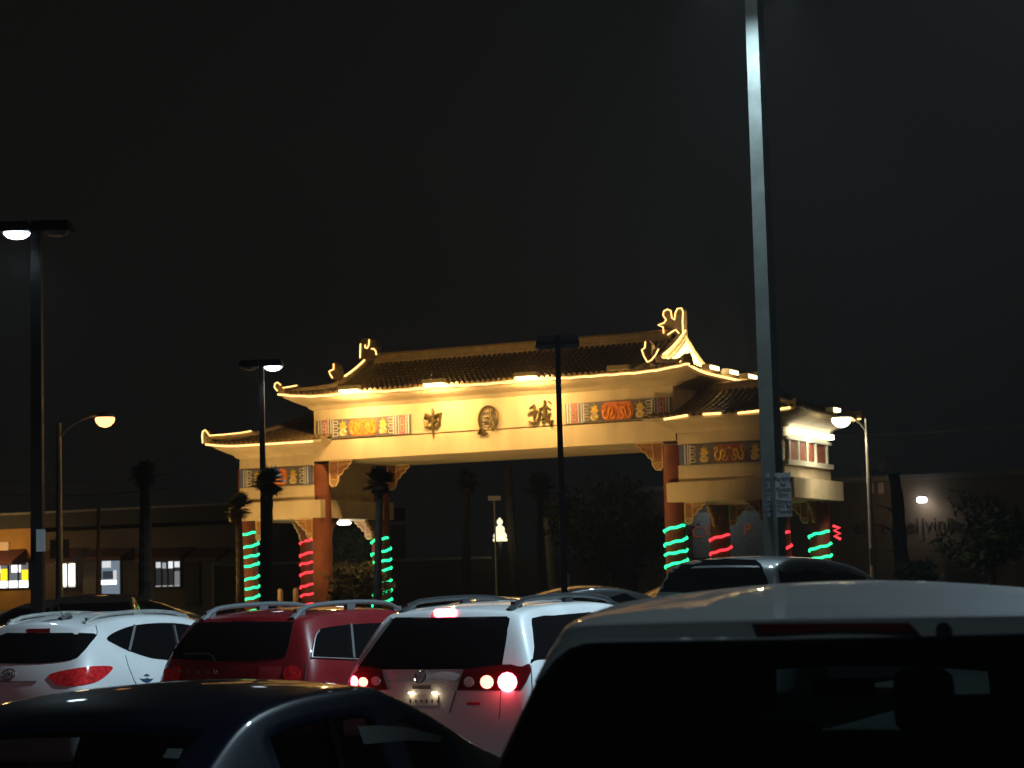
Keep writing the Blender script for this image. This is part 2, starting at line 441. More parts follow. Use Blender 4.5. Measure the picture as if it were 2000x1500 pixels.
relief('corner_hook', [(543, 768), (538, 758), (539, 749), (545, 746), (550, 750), (553, 757), (583, 752), (583, 757), (552, 766)],
       EV0 + .1, .12, M_ORN, [[(545, 764), (539, 757), (540, 750), (545, 747), (550, 751), (554, 758), (568, 756), (583, 753)]])
relief('corner_hook', [(1326, 715), (1326, 707), (1331, 703), (1337, 706), (1340, 712), (1348, 708), (1345, 697), (1347, 688), (1351, 700), (1354, 714)],
       EV0 + .1, .12, M_ORN, [[(1328, 713), (1329, 708), (1333, 705), (1338, 708), (1341, 713), (1349, 711)]])
# gable-edge and eave rope lights
rope([front_pt(GU1 + .05, 1 - (1 - SH) * .95 * i / 8) + V(.06, -.02, .2) for i in range(9)])
rope([front_pt(GU0, .93 - (.62) * i / 6) + V(0, 0, .2) for i in range(5)])
def eave_rope(a, b, n=30, amp=.008):
    pts = []
    for i in range(n + 1):
        u = a + (b - a) * i / n; pts.append(V(u, EV0 - .03, EZ + lift(u, EV0) - .06 + amp * math.sin(i * 2.1)))
    rope(pts, .024)
eave_rope(EU0, EU1, 60)
rope([V(EU1 + .03, EV0 + (EV1 - EV0) * i / 24, EZ + lift(EU1, EV0 + (EV1 - EV0) * i / 24) - .06) for i in range(25)], .03)

# roof floodlights on the eave
FLOODC = (1, .60, .19)
fl_spec = [(-8.65, 1.15), (-6.15, 1.0), (-3.55, .9), (-1.05, 0)]
M_FHOUSE = mat('floodlight_housing', (.45, .36, .2), .5)
for u, k in fl_spec:
    f = MB()
    wd = .62 if k else .55
    f.bb(-wd / 2, wd / 2, -.16, .02, .02, .13, M_FHOUSE)
    f.bb(-.03, .03, -.02, .45, -.02, .05, M_FHOUSE)
    fo = f.obj('floodlight', gate, loc=(u, EV0 - .22, EZ + .0))
    if k:
        l = MB(); l.bb(-wd / 2 + .05, wd / 2 - .05, -.17, .0, -.02, .018, M_FLOOD); l.obj('lens', fo)
        light('AREA', 'flood_lamp', (u, EV0 - .42, EZ - .06), 105 * k, FLOODC, gate, (u, .9, 4.2), size=.6, size_y=.2)
        light('POINT', 'flood_spill', (u, EV0 - .28, EZ + .22), 42 * k, FLOODC, gate, size=.08)

# ground uplights in front of the gate (a low box with a glass lid each)
for k, (u, v, e_, tu) in enumerate(((-13.6, -4.4, 900, -12.2), (-10.6, -5.2, 760, -9.2), (-5.4, -5.6, 680, -5.6), (-1.2, -5.6, 840, -2.2))):
    b_ = MB(); b_.bb(-.2, .2, -.15, .15, GB - .2, GB + .22, M_DARKMETAL); fo = b_.obj('ground_floodlight', gate, loc=(u, v, 0))
    b_ = MB(); b_.bb(-.17, .17, -.12, .12, GB + .222, GB + .235, M_FLOOD); b_.obj('lens', fo)
    light('SPOT', 'uplight', (u, v, GB + .34), e_, FLOODC, gate, (tu, 0, 6.2 if k else 4.4), size=.12, spot=76, blend=.7)

# wings
def wing(u0, u1, side):
    """u0..u1 the wing's box; side = -1 left, +1 right"""
    wb = MB()
    wb.bb(u0 - .27, u1 + .27, -.12, D + .08, 3.76, 4.24, M_CREAM)
    wb.obj('lower_band', gate)
    wb = MB()
    wb.bb(u0, u1, 0.02, D - .06, 4.242, 4.65, M_CREAM)
    wb.bb(u0 - .0, u1 + .0, 0.015, D - .05, 4.43, 4.445, M_CREAM)
    wb.bb(u0 + .03, u1 - .03, .05, D - .1, 4.65, 5.16, M_CREAM)
    wb.bb(u0, u1, .02, D - .06, 5.16, 5.60, M_CREAM)
    wb.obj('wing_beam', gate)
    sb = MB()
    rect = (u0, u1, .02, D - .06)
    skirt(sb, rect, [(-.02, 5.44), (.07, 5.46), (.11, 5.52), (.26, 5.57), (.45, 5.65), (.58, 5.73), (.62, 5.79)], M_CREAM, .10, 1.0, n=16)
    sb.obj('wing_soffit', gate, True)
    # hipped roof leaning on the centre beam
    a0, a1, b0, b1 = u0 - .64, u1 + .64, -.62, D + .58
    rv = (b0 + b1) / 2; ez, rz = 5.80, 6.62
    if side < 0: r0, r1 = u0 + 1.15, u1 + .1; in_, out = a1, a0
    else: r0, r1 = u0 - .1, u1 - 1.15; in_, out = a0, a1
    hr = r0 if side < 0 else r1                       # outer ridge end
    def lf(u, v):
        a = max(0, 1 - abs(u - out) / 1.2); b = max(0, 1 - min(v - b0, b1 - v) / 1.2); return .1 * a * a * b * b
    def sz(s): return ez + (rz - ez) * (.5 * s + .5 * s * s)
    def fp(u, s, sg=1):
        v = b0 + (rv - b0) * s if sg > 0 else b1 - (b1 - rv) * s
        return V(u, v, sz(s) + lf(u, v))
    def smax(u):
        f = (u - hr) / (out - hr); return 1 - max(0, min(1, f))
    def inner(s): return in_
    rb = MB()
    for sg in (1, -1):
        rows = []
        for i in range(7):
            s = i / 6; uo = out + (hr - out) * s
            rows.append([fp(in_ + (uo - in_) * k / 10, s, sg) for k in range(11)])
        rb.grid(rows, M_ROOF)
    rows = []
    for i in range(7):
        s = i / 6; u = out + (hr - out) * s; va = b0 + (rv - b0) * s; vb = b1 - (b1 - rv) * s
        rows.append([V(u, va + (vb - va) * k / 10, sz(s) + lf(u, va + (vb - va) * k / 10)) for k in range(11)])
    rb.grid(rows, M_ROOF)
    ro = rb.obj('wing_roof', gate)
    eb = MB()
    ring = [(in_ + (out - in_) * i / 16, b0) for i in range(16)] + [(out, b0 + (b1 - b0) * i / 12) for i in range(12)] + [(out + (in_ - out) * i / 16, b1) for i in range(17)]
    eb.grid([[V(u, v, ez + lf(u, v) - .002 - k) for u, v in ring] for k in (0, .07)], M_CREAM); eb.obj('eave_board', ro)
    n = 24
    for i in range(n):
        u = in_ + (out - in_) * (i + .5) / n; sm = smax(u)
        if sm > .06: link('tile_row', tile_row_mesh([fp(u, sm * q / 6) for q in range(7)]), ro)
    if side > 0:
        for i in range(26):
            v = b0 + (b1 - b0) * (i + .5) / 26; sm = min(1, min(v - b0, b1 - v) / (rv - b0))
            if sm > .06: link('tile_row', tile_row_mesh([V(out + (hr - out) * sm * q / 5, v, sz(sm * q / 5) + lf(out + (hr - out) * sm * q / 5, v)) for q in range(6)]), ro)
    for sg in (1, -1):
        hp = [fp(hr + (out - hr) * i / 6, 1 - i / 6, sg) for i in range(7)]
        hp[-1].z += .04
        ridge('hip_ridge', hp, .18, .13, ro)
    rx = sorted((hr, (in_ - .45 if side < 0 else in_ + .45)))
    ridge('wing_ridge', [V(rx[0] + (rx[1] - rx[0]) * i / 4, rv, rz - .02) for i in range(5)], .22, .2, ro)
    return dict(a0=a0, a1=a1, b0=b0, b1=b1, ez=ez, lf=lf, ro=ro)
WL = wing(-12.73, -10.37, -1)
WR = wing(.03, 2.74, 1)
rope([V(WL['a0'] + (WL['a1'] - WL['a0'] - .25) * i / 20, WL['b0'] - .03, WL['ez'] + WL['lf'](WL['a0'] + (WL['a1'] - WL['a0']) * i / 20, WL['b0']) - .05) for i in range(21)], .024)
relief('corner_hook', [(402, 868), (397, 855), (397, 845), (402, 839), (408, 842), (412, 850), (470, 847), (495, 842), (495, 848), (440, 858), (412, 860)],
       WL['b0'] + .12, .12, M_RIDGE, [[(399, 866), (398, 852), (399, 843), (404, 840), (408, 845), (412, 851), (440, 849), (470, 846), (494, 842)]])
for a, b in (((1297, 819), (1343, 811)), ((1373, 809), (1408, 807)), ((1441, 807), (1494, 801)), ((1522, 799), (1543, 796))):
    p = [gl(a[0] + (b[0] - a[0]) * i / 4, a[1] + (b[1] - a[1]) * i / 4, WR['b0'] - .04) for i in range(5)]
    rope([V(u, WR['b0'] - .04, z) for u, z in p], .026)
rope([V(WR['a1'] + .02, WR['b0'] + (WR['b1'] - WR['b0']) * f, WR['ez'] - .03 + WR['lf'](WR['a1'], WR['b0'] + (WR['b1'] - WR['b0']) * f)) for f in [.62 + .38 * i / 8 for i in range(9)]], .022)
fb = MB(); fb.bb(-.1, .1, -.3, .3, 0, .12, M_FHOUSE); fo = fb.obj('floodlight', gate, loc=(WR['a1'] - .1, 2.35, WR['ez'] + .1))
lb = MB(); lb.bb(.1, .115, -.26, .26, 0, .11, M_FLOOD); lb.obj('lens', fo)
# floodlights on the right end eave of the main roof (three short bars)
for v in (.6, 2.0, 3.4):
    fb = MB(); fb.bb(-.1, .1, -.34, .34, -.02, .12, M_FHOUSE); fo = fb.obj('floodlight', gate, loc=(EU1 + .12, v, EZ + .02))
    lb = MB(); lb.bb(-.12, -.105, -.28, .28, 0, .1, M_FLOOD); lb.bb(.105, .12, -.3, .3, 0.0, .09, glow('flood_spill_lens', (1, .75, .36), 6)); lb.obj('lens', fo)
    light('AREA', 'flood_lamp', (EU1 - .05, v, EZ + .16), 75, (1, .78, .38), gate, (GU1, v * .5 + .9, 7.7), size=.5, size_y=.1)

# painted panels
C_STR = [mat('panel_blue', (.10, .13, .30), .5), mat('panel_pale', (.62, .60, .55), .5), mat('panel_mauve', (.42, .16, .17), .5, noise=.3, nscale=12),
         mat('panel_slate', (.13, .12, .14), .5, noise=.4, nscale=9), mat('panel_orange', (.62, .17, .05), .5, noise=.25, nscale=7),
         mat('panel_rust', (.25, .08, .04), .5, noise=.3, nscale=9), mat('panel_flame', (.80, .30, .04), .45)]
BLUE, PALE, MAUVE, SLATE, ORANGE, RUST, FLAME = C_STR
def dragon(mb, cu, cz, w, h, flip, d, m):
    def P(x, y): return V(cu + flip * w * x, d, cz + h * y)
    body = [(-.48, .40), (-.40, .46), (-.30, .36), (-.34, .16), (-.46, .02), (-.50, -.18), (-.40, -.38), (-.22, -.42), (-.08, -.26), (-.06, -.02), (.02, .20), (.16, .26), (.26, .14), (.24, -.06), (.12, -.18), (.10, -.36), (.22, -.46), (.38, -.40), (.46, -.26)]
    n = len(body); mb.tube([P(*p) for p in body], [h * (.035 + .055 * math.sin(math.pi * (i + 1) / (n + 1))) for i in range(n)], m, 5)
    for a_, b_, c_ in (((-.4, -.3), (-.26, -.12), (-.2, -.2)), ((-.06, .0), (-.2, .1), (-.24, .0)), ((.2, .2), (.34, .34), (.42, .26)), ((.16, -.2), (.32, -.14), (.36, -.24)), ((-.46, .06), (-.56, .2), (-.52, .3)), ((.0, .2), (-.06, .38), (.04, .42))):
        mb.tube([P(*a_), P(*b_), P(*c_)], [h * .05, h * .045, h * .012], m, 4)
    mb.tube([P(-.3, .36), P(-.22, .5)], [h * .04, h * .012], m, 4); mb.tube([P(-.48, .40), P(-.58, .36)], [h * .06, h * .03], m, 5)
    mb.tube([P(.46, -.26), P(.54, -.08)], [h * .05, h * .01], m, 4)
def figure(mb, cu, cz, h, d, m, m2):
    mb.prism([(cu + x * h, cz + z * h) for x, z in ((-.26, -.45), (-.05, -.5), (.2, -.45), (.28, -.2), (.12, -.1), (.3, .1), (.14, .18), (.17, .4), (.05, .3), (-.02, .48), (-.1, .28), (-.24, .34), (-.16, .12), (-.3, .02), (-.14, -.1), (-.3, -.25))],
             d - .014, d, lambda x, y, q: V(x, q, y), m)
    mb.tube([V(cu + .18 * h * math.cos(q), d - .016, cz - .25 * h + .17 * h * math.sin(q)) for q in [i * .7 for i in range(9)]], .022 * h / .5, m2, 4)
def panel(u0, u1, z0, z1, v, centre, gold, stripes=True, parent=gate):
    W = u1 - u0; h = z1 - z0; cz = (z0 + z1) / 2
    b = MB(); d = v - .03
    b.bb(u0, u1, v - .03, v + .02, z0, z1, SLATE)
    def strip(t0, t1, m, k=1, zz=(0, 1)):
        for s in (0, 1):
            a, c = (t0, t1) if s == 0 else (1 - t1, 1 - t0)
            b.bb(u0 + a * W, u0 + c * W, d - .006 * k, d + .01, z0 + zz[0] * h + .003, z0 + zz[1] * h - .003, m)
    if stripes:
        strip(.0, .008, SLATE); strip(.012, .026, PALE); strip(.028, .038, BLUE); strip(.04, .05, PALE); strip(.052, .116, MAUVE)
        strip(.12, .128, PALE); strip(.130, .146, BLUE); strip(.148, .158, PALE); s0 = .17
    else:
        strip(.0, .045, BLUE); strip(.05, .062, PALE); strip(.066, .076, BLUE); strip(.08, .09, PALE); s0 = .10
    strip(s0, s0 + .006, PALE)
    po = b.obj('painted_panel', parent)
    for s in (1, -1):                              # pale key-scroll brackets
        q = MB()
        e = u0 + s0 * W if s > 0 else u1 - s0 * W
        for k in range(3):
            zc = z0 + h * (.2 + .3 * k); w_ = .055 * W
            q.tube([V(e + s * .01 * W, d - .01, zc - .09 * h), V(e + s * w_, d - .01, zc - .09 * h), V(e + s * (w_ + .02), d - .01, zc), V(e + s * w_, d - .01, zc + .09 * h), V(e + s * .01 * W, d - .01, zc + .09 * h)], .013, PALE, 4)
        q.bb(min(e + s * .004, e + s * .012 * W), max(e + s * .004, e + s * .012 * W), d - .012, d, z0 + .06 * h, z1 - .06 * h, PALE)
        q.obj('scrollwork', po)
        if stripes:
            q = MB(); cu = u0 + .084 * W if s > 0 else u1 - .084 * W
            for k in range(3): q.tube([V(cu + .055 * math.cos(a), d - .012, cz + h * .17 * (k - 1) + .1 * h * math.sin(a) * 2) for a in [i * .8 for i in range(9)]], .008, FLAME if k == 1 else PALE, 4)
            q.obj('rosette', po)
    fc = .285 if stripes else .25
    for s in (fc, 1 - fc):
        f = MB(); figure(f, u0 + s * W, cz, h * .86, d - .002, gold, PALE); f.obj('gilt_figure', po)
    c = MB(); a, e = u0 + (.345 if stripes else .335) * W, u0 + (.655 if stripes else .665) * W; n = .035 * W
    c.prism([(a + n, z0 + .05 * h), (e - n, z0 + .05 * h), (e - .3 * n, z0 + .22 * h), (e, cz), (e - .3 * n, z1 - .22 * h), (e - n, z1 - .05 * h), (a + n, z1 - .05 * h), (a + .3 * n, z1 - .22 * h), (a, cz), (a + .3 * n, z0 + .22 * h)],
            d - .012, d + .01, lambda x, y, q_: V(x, q_, y), centre)
    c.obj('centre_field', po)
    for t_, fl in ((.27, 1), (.73, -1)):
        g_ = MB(); dragon(g_, a + (e - a) * t_, cz - .03 * h, (e - a) * .38, h * .74, fl, d - .02, gold if centre is RUST else FLAME)
        g_.obj('dragon_relief', po)
    g_ = MB(); g_.lathe([(.01, -.04), (.045, 0), (.01, .04)], V((a + e) / 2, d - .02, cz + .26 * h), FLAME, 8); g_.obj('pearl', po)
    return po
panel(-10.22, -7.38, 5.845, 6.345, 0, ORANGE, M_GOLD)
panel(-2.93, -.09, 5.845, 6.345, 0, ORANGE, M_GOLD)
panel(-12.70, -10.42, 4.66, 5.15, .02, ORANGE, M_GOLD, False)
panel(.08, 2.70, 4.66, 5.15, .02, RUST, M_GOLD, False)

rope([V(*((lambda q: (q[0], 3.35, q[1]))(gl(x, y, 3.35)))) for x, y in ((1627, 1027), (1640, 1031), (1629, 1036), (1641, 1042), (1630, 1047), (1642, 1053))], .035, gate, M_ROPER)
# three carved characters on the centre beam: China Town, drawn as strokes
M_CARVE = mat('dark_gilt_carving', (.12, .085, .025), .4, metal=.45, noise=.6, nscale=14)
def stroke(mb, cx, cy, s, pts, r):
    P = []
    for i in range(len(pts)):
        P.append(V(cx + pts[i][0] * s, -.05, cy + pts[i][1] * s))
    n = len(P); mb.tube(P, [r * s * (1 if 0 < i < n - 1 else .55) for i in range(n)], M_CARVE, 6, flat=.8)
c0 = gl(847, 824); c1 = gl(955, 820); c2 = gl(1056, 809)
b = MB()                                        # zhong, blossom-like with a long stem
for pts, r in (([(0, .62), (.02, .2), (.0, -.2), (.03, -.75)], .085), ([(-.42, .14), (-.36, .32), (-.12, .2), (0, .26)], .13), ([(.02, .26), (.16, .26), (.42, .34), (.36, .05)], .13),
               ([(-.4, .1), (-.34, -.22), (-.16, -.28), (-.02, -.2)], .11), ([(.02, -.18), (.2, -.26), (.34, -.1), (.36, .06)], .11), ([(-.2, .04), (-.06, .1), (.1, .0), (.24, .08)], .09), ([(-.05, .5), (.08, .46)], .1)):
    stroke(b, c0[0], c0[1], .56, pts, r)
b.obj('carved_character', gate, True)
b = MB()                                        # guo, in an oval frame
stroke(b, c1[0], c1[1], .56, [(.5 * math.cos(q) * .95, .62 * math.sin(q)) for q in [R(-60 + 20 * i) for i in range(17)]], .07)
for pts, r in (([(-.3, .3), (.32, .34)], .06), ([(-.28, .1), (.0, .12), (.0, -.1), (-.28, -.1), (-.28, .1)], .055), ([(.08, .48), (.14, .1), (.3, -.4)], .07), ([(.34, .1), (.16, -.2), (-.04, -.42)], .06),
               ([(-.32, -.26), (.05, -.22)], .06), ([(-.42, -.4), (-.5, -.62), (-.3, -.66), (-.26, -.5)], .1), ([(-.32, -.5), (-.2, -.66), (-.02, -.6)], .07)):
    stroke(b, c1[0], c1[1], .56, pts, r)
b.obj('carved_character', gate, True)
b = MB()                                        # cheng, running hand
for pts, r in (([(-.5, .28), (-.3, .42), (-.22, .1), (-.3, -.28)], .1), ([(-.6, .02), (-.34, .1), (-.1, .16)], .1), ([(-.56, -.3), (-.3, -.42), (-.05, -.3)], .1),
               ([(-.04, .22), (.3, .32), (.5, .2)], .1), ([(.02, .2), (-.02, -.14), (-.2, -.46)], .1), ([(.26, .62), (.24, .2), (.34, -.2), (.56, -.5), (.6, -.3)], .11), ([(.1, .04), (.2, -.2), (.08, -.3)], .09),
               ([(.52, .05), (.36, -.2), (.1, -.42)], .08), ([(.44, .56), (.56, .44)], .1)):
    stroke(b, c2[0], c2[1], .56, pts, r)
b.obj('carved_character', gate, True)

# carved brackets beside the columns
M_BRK = mat('bracket_edge_cream', (.62, .48, .26), .6); M_BRI = mat('bracket_infill', (.33, .13, .05), .6, noise=.4, nscale=14)
def bracket(u, z, s, sg, v, along='u', parent=gate):
    """u,z the top inner corner; sg the direction it reaches"""
    out = [(0, 0), (1.0, 0), (.93, -.12), (.82, -.18), (.78, -.30), (.62, -.36), (.54, -.52), (.40, -.60), (.36, -.82), (.26, -.98), (.08, -1.0), (0, -.9)]
    fr = (lambda x, y, d: V(x, v + d, y)) if along == 'u' else (lambda x, y, d: V(v + d, x, y))
    b = MB(); b.prism([(u + sg * x * s, z + y * s * .95) for x, y in out], -.03, .03, fr, M_BRI)
    o = b.obj('carved_bracket', parent)
    e = MB()
    def P(x, y): return fr(u + sg * x * s, z + y * s * .95, -.035 if True else 0)
    e.tube([P(*p) for p in out + [out[0]]], .022, M_BRK, 4)
    e.tube([P(.36, -.03), P(.34, -.7)], .014, M_BRK, 4); e.tube([P(.04, -.74), P(.36, -.74)], .014, M_BRK, 4)
    for cx, cy, r in ((.12, -.87, .07), (.26, -.84, .06)): e.tube([P(cx + r * math.cos(q), cy + r * math.sin(q)) for q in [i * .9 for i in range(8)]], .011, M_BRK, 4)
    for k in range(4): e.tube([P(.42 + .12 * k, -.04), P(.40 + .1 * k, -.30 + .05 * k), P(.48 + .12 * k, -.12)], .010, M_BRK, 4)
    e.obj('bracket_edging', o)
bracket(-10.02, 5.27, .72, 1, .28); bracket(-.46, 5.27, .72, -1, .28)
bracket(-10.02, 5.27, .72, 1, 3.42); bracket(-.46, 5.27, .72, -1, 3.42)
for (a, c) in ((-12.37, -10.58), (.08, 2.2)):
    for v in (.28, 3.42):
        bracket(a, 3.76, .56, 1, v); bracket(c, 3.76, .56, -1, v)
for u in (-12.65, -10.3, -.2, 2.47):
    bracket(.55, 3.76, .56, 1, u, 'v'); bracket(3.15, 3.76, .56, -1, u, 'v')

# right end face: white frame with four red panels under a lit strip
e = MB(); ue = 2.74
M_WFRAME = mat('white_frame', (.78, .74, .62), .5)
zf0, zf1 = 4.66, 5.20
e.bb(ue, ue + .10, .05, D - .1, 4.56, 4.68, M_WFRAME); e.bb(ue, ue + .07, .05, D - .1, 5.17, 5.24, M_WFRAME)
vs = [.32, 1.02, 1.68, 2.38, 3.3]
for i, v in enumerate(vs): e.bb(ue, ue + .06, v - .045, v + .045, 4.68, 5.17, M_WFRAME)
eo = e.obj('end_frame', gate)
M_REDP = mat('brick_red_panel', (.34, .10, .055), .6, noise=.35, nscale=9); M_GREYP = mat('grey_panel_edge', (.25, .27, .24), .6)
for a, c in zip(vs, vs[1:]):
    p = MB(); p.bb(ue - .02, ue + .012, a + .045, c - .045, 4.68, 5.17, M_GREYP); p.bb(ue, ue + .02, a + .10, c - .10, 4.71, 5.14, M_REDP); p.obj('end_panel', eo)
t = MB(); t.bb(ue + .06, ue + .20, .25, 3.45, 5.30, 5.42, glow('fluorescent_tube', (1, .95, .72), 5)); t.obj('light_strip', gate)
light('AREA', 'strip_lamp', (ue + .24, 1.8, 5.26), 55, (1, .92, .66), gate, (ue + .1, 1.8, 3.0), size=.14, size_y=3.0)
# white lamp under the left wing
l = MB(); l.lathe([(.16, 0), (.2, .05), (.16, .09)], (0, 0, 0), glow('soffit_lamp', (1, .98, .92), 9), 12); l.obj('soffit_lamp', gate, loc=(-11.0, 2.6, 3.64))
light('POINT', 'soffit_glow', (-11.0, 2.6, 3.5), 14, (1, .97, .9), gate, size=.15)

# ------------------------------------------------------------------ lot lamps and street lamps
def box_between(mb, p, d, m): mb.box(p, d, m)
M_LOTLENS = glow('lot_lamp_lens', (.74, .86, 1), 10)
M_LOTOFF = mat('unlit_lamp_lens', (.12, .12, .12), .3)
def lot_lamp(name, label, base_px, Y, top_px, heads, w=.13, mpole=None, group='twin shoebox lot lamps', hl=.62, arm=.38, base=None, ztop=None, rz=0, aim=None, cone=165):
    b = base or at(*base_px, Y); b = Vector((b.x, b.y, 0)); z0 = gz(Y)
    zt = ztop or at(*top_px, Y).z
    t = thing(name, label, 'lamp post', (b.x, b.y, z0), rz, group)
    h = zt - z0; mpole = mpole or M_DARKMETAL
    m = MB(); m.box((0, 0, .35), (w * 3.2, w * 3.2, .7), mat('concrete_footing', (.35, .34, .32), .85, noise=.3)); m.obj('footing', t)
    m = MB(); n = 6
    vs = []; 
    for z, ww in ((.7, w), (h, w * .8)): vs += [(-ww / 2, -ww / 2, z), (ww / 2, -ww / 2, z), (ww / 2, ww / 2, z), (-ww / 2, ww / 2, z)]
    m.add(vs, [(0, 1, 5, 4), (1, 2, 6, 5), (2, 3, 7, 6), (3, 0, 4, 7), (4, 5, 6, 7), (3, 2, 1, 0)], mpole)
    m.obj('pole', t)
    for sx, lit, en, *own in heads:
        a = MB(); a.box((sx * (w / 2 + arm / 2), 0, h - .08), (arm, .06, .08), mpole)
        x = sx * (w / 2 + arm + hl / 2 - .05)
        hd = a.obj('arm', t)
        q = MB()
        vs = [(x + dx * hl / 2 * k, dy * .19 * k, z) for z, k in ((h - .16, 1.0), (h - .11, 1.0), (h - .02, .86)) for dx, dy in ((-1, -1), (1, -1), (1, 1), (-1, 1))]
        q.add(vs, [(3, 2, 1, 0), (8, 9, 10, 11)] + [(4 * i + k, 4 * i + (k + 1) % 4, 4 * i + 4 + (k + 1) % 4, 4 * i + 4 + k) for i in range(2) for k in range(4)], mpole)
        ho = q.obj('lamp_head', t)
        l = MB()
        if lit: l.lathe([(.03, -.085), (.12, -.065), (.175, -.02), (.185, 0)], (0, 0, 0), M_LOTLENS, 12)
        else: l.lathe([(.10, -.05), (.16, -.02), (.17, 0)], (0, 0, 0), M_LOTOFF, 12)
        lo = l.obj('lens', ho, True, (x, 0, h - .162))
        if en:
            if own: aim, cone = own
            tg = (Matrix.Rotation(-rz, 3, 'Z') @ (Vector(aim) - Vector((b.x, b.y, z0)))) if aim else (x, 0, 0)
            light('SPOT', 'lot_light', (x, 0, h - .36), en, (.62, .86, 1.0), t, tg, size=.18, spot=cone, blend=.6)
    return t
LAMPG = 'lamp posts of the parking lot'
tall = lot_lamp('lot_lamp', 'tall pale grey light pole with two white notices strapped to it', (1503, 900), 33.0, None, [(-1, True, 1500), (1, True, 900)], .27, M_POLEGREY, LAMPG, hl=.7, arm=.7, cone=92, base=at(1510, 980, 33.0), ztop=12.3, rz=R(56))
lot_lamp('lot_lamp', 'dark twin-head lot lamp at the far left with one bright white head', (74, 1100), 28, (66, 432), [(-1, True, 150), (1, False, 0)], .17, None, LAMPG, hl=.42, arm=.03)
lot_lamp('lot_lamp', 'thin lot lamp before the gate\'s left wing, its right head lit', (516, 1100), 42, (510, 702), [(-1, False, 0), (1, True, 260)], .125, None, LAMPG, hl=.40, arm=.03, cone=110)
lot_lamp('lot_lamp', 'unlit black lot lamp rising in front of the middle of the gate', (1098, 1000), 31, (1090, 655), [(-1, False, 0), (1, False, 0)], .10, None, LAMPG, hl=.30, arm=.03)
lot_lamp('lot_lamp', 'lot lamp standing behind the camera', None, -9, None, [(1, True, 270), (-1, True, 270)], .155, M_POLEGREY, LAMPG, base=Vector((-7, -9, 0)), ztop=9.0, aim=(-.5, 14, .3), cone=46)
lot_lamp('lot_lamp', 'lot lamp standing out of frame to the right of the front cars', None, 13.5, None, [(1, True, 3800, (2.6, 6.6, 1.9), 36), (-1, True, 8500, (-2.2, 20.7, .8), 62)], .2, M_POLEGREY, LAMPG, base=Vector((8.2, 18.6, 0)), ztop=12.0)

# notices on the tall pole
def notice(px, Yd, label, lines, wid, rz, face):
    """px: corners top-left, bottom-left in the photo"""
    p0 = at(*px[0], Yd); p1 = at(*px[1], Yd); h = (p0 - p1).length
    t = thing('parking_notice', label, 'sign', ((p0.x + p1.x) / 2, Yd, (p0.z + p1.z) / 2), rz, 'notices on the tall pole')
    m = MB(); m.box((wid / 2, 0, 0), (wid, .006, h), M_SIGN); m.obj('plate', t)
    for dz in (-.42, .42):
        k = MB(); k.lathe([(.008, 0), (.008, .006)], (0, 0, 0), M_GALV, 8); o = k.obj('bolt', t, loc=(wid / 2, -.003, dz * h)); o.rotation_euler = (R(90), 0, 0)
    for s, zf, sz in lines:
        me = text_mesh(s, sz, .001, m=M_INK)
        link('lettering', me, t, (wid / 2, -.0045, zf * h), (R(90), 0, 0))
    return t
L_ = [(a_, b_, c_ * 1.62) for a_, b_, c_ in (('Parking', .36, .066), ('for', .23, .05), ('Guests', .12, .056), ('Only', .0, .056), ('Others', -.16, .056), ('Will Be', -.27, .052), ('Towed', -.38, .056))]
notice(((1513, 924), (1517, 1010)), 32.8, 'white notice on the right of the pole with rows of dark lettering', L_, .27, R(-30), 1)
notice(((1491, 925), (1495, 1009)), 33.0, 'white notice seen nearly edge-on at the left of the pole', L_, .22, R(-72), 1)

def cobra(label, base_px, top_px, lamp_px, Y, en, col, r=.06, es=9, lc=None):
    zt = at(*top_px, Y); b = Vector((at(*base_px, Y).x, Y, gz(Y))); lp = at(*lamp_px, Y)
    t = thing('street_lamp', label, 'street lamp', b, 0, 'curved-arm street lamps')
    m = MB(); m.tube([(0, 0, 0), (0, 0, zt.z - b.z)], [r * 1.25, r * .8], M_GALV, 10); m.obj('pole', t, True)
    m = MB(); e = lp - b; s = Vector((0, 0, zt.z - b.z - .35)); k = Vector((e.x, 0, e.z + .10)); pts = []
    c1 = Vector((e.x * .35, 0, k.z - .02))
    for i in range(11):
        f = i / 10; pts.append(s * (1 - f) ** 2 + c1 * 2 * f * (1 - f) + k * f * f)
    m.tube(pts, r * .45, M_GALV, 7); m.obj('arm', t, True)
    sg = 1 if e.x > 0 else -1
    m = MB(); m.lathe([(.05, .14), (.13, .1), (.17, .03), (.17, 0)][::-1], (0, 0, 0), M_GALV, 12)
    h = m.obj('lamp_head', t, True, (e.x, 0, e.z + .02)); h.scale = (1.25, 1, 1)
    m = MB(); m.lathe([(.02, -.23), (.10, -.20), (.165, -.12), (.185, -.03), (.17, 0)], (0, 0, 0), glow('sodium_lens_%d' % es, lc or col, es), 14); m.obj('lens', h, True)
    light('SPOT', 'sodium_light', (e.x, 0, e.z - .25), en, col, t, (e.x + 1.2, 1.5, e.z - 3), size=.15, spot=130, blend=.8)
    return t
cobra('curved-arm street lamp glowing amber at the left of the gate', (116, 1150), (117, 826), (205, 817), 47, 260, (1, .52, .13), .075, 4, (1, .42, .13))
cobra('curved-arm street lamp with a pale bulb beside the right wing roof', (1704, 1095), (1684, 818), (1643, 818), 49.0, 200, (1, .84, .52), .06, 18)

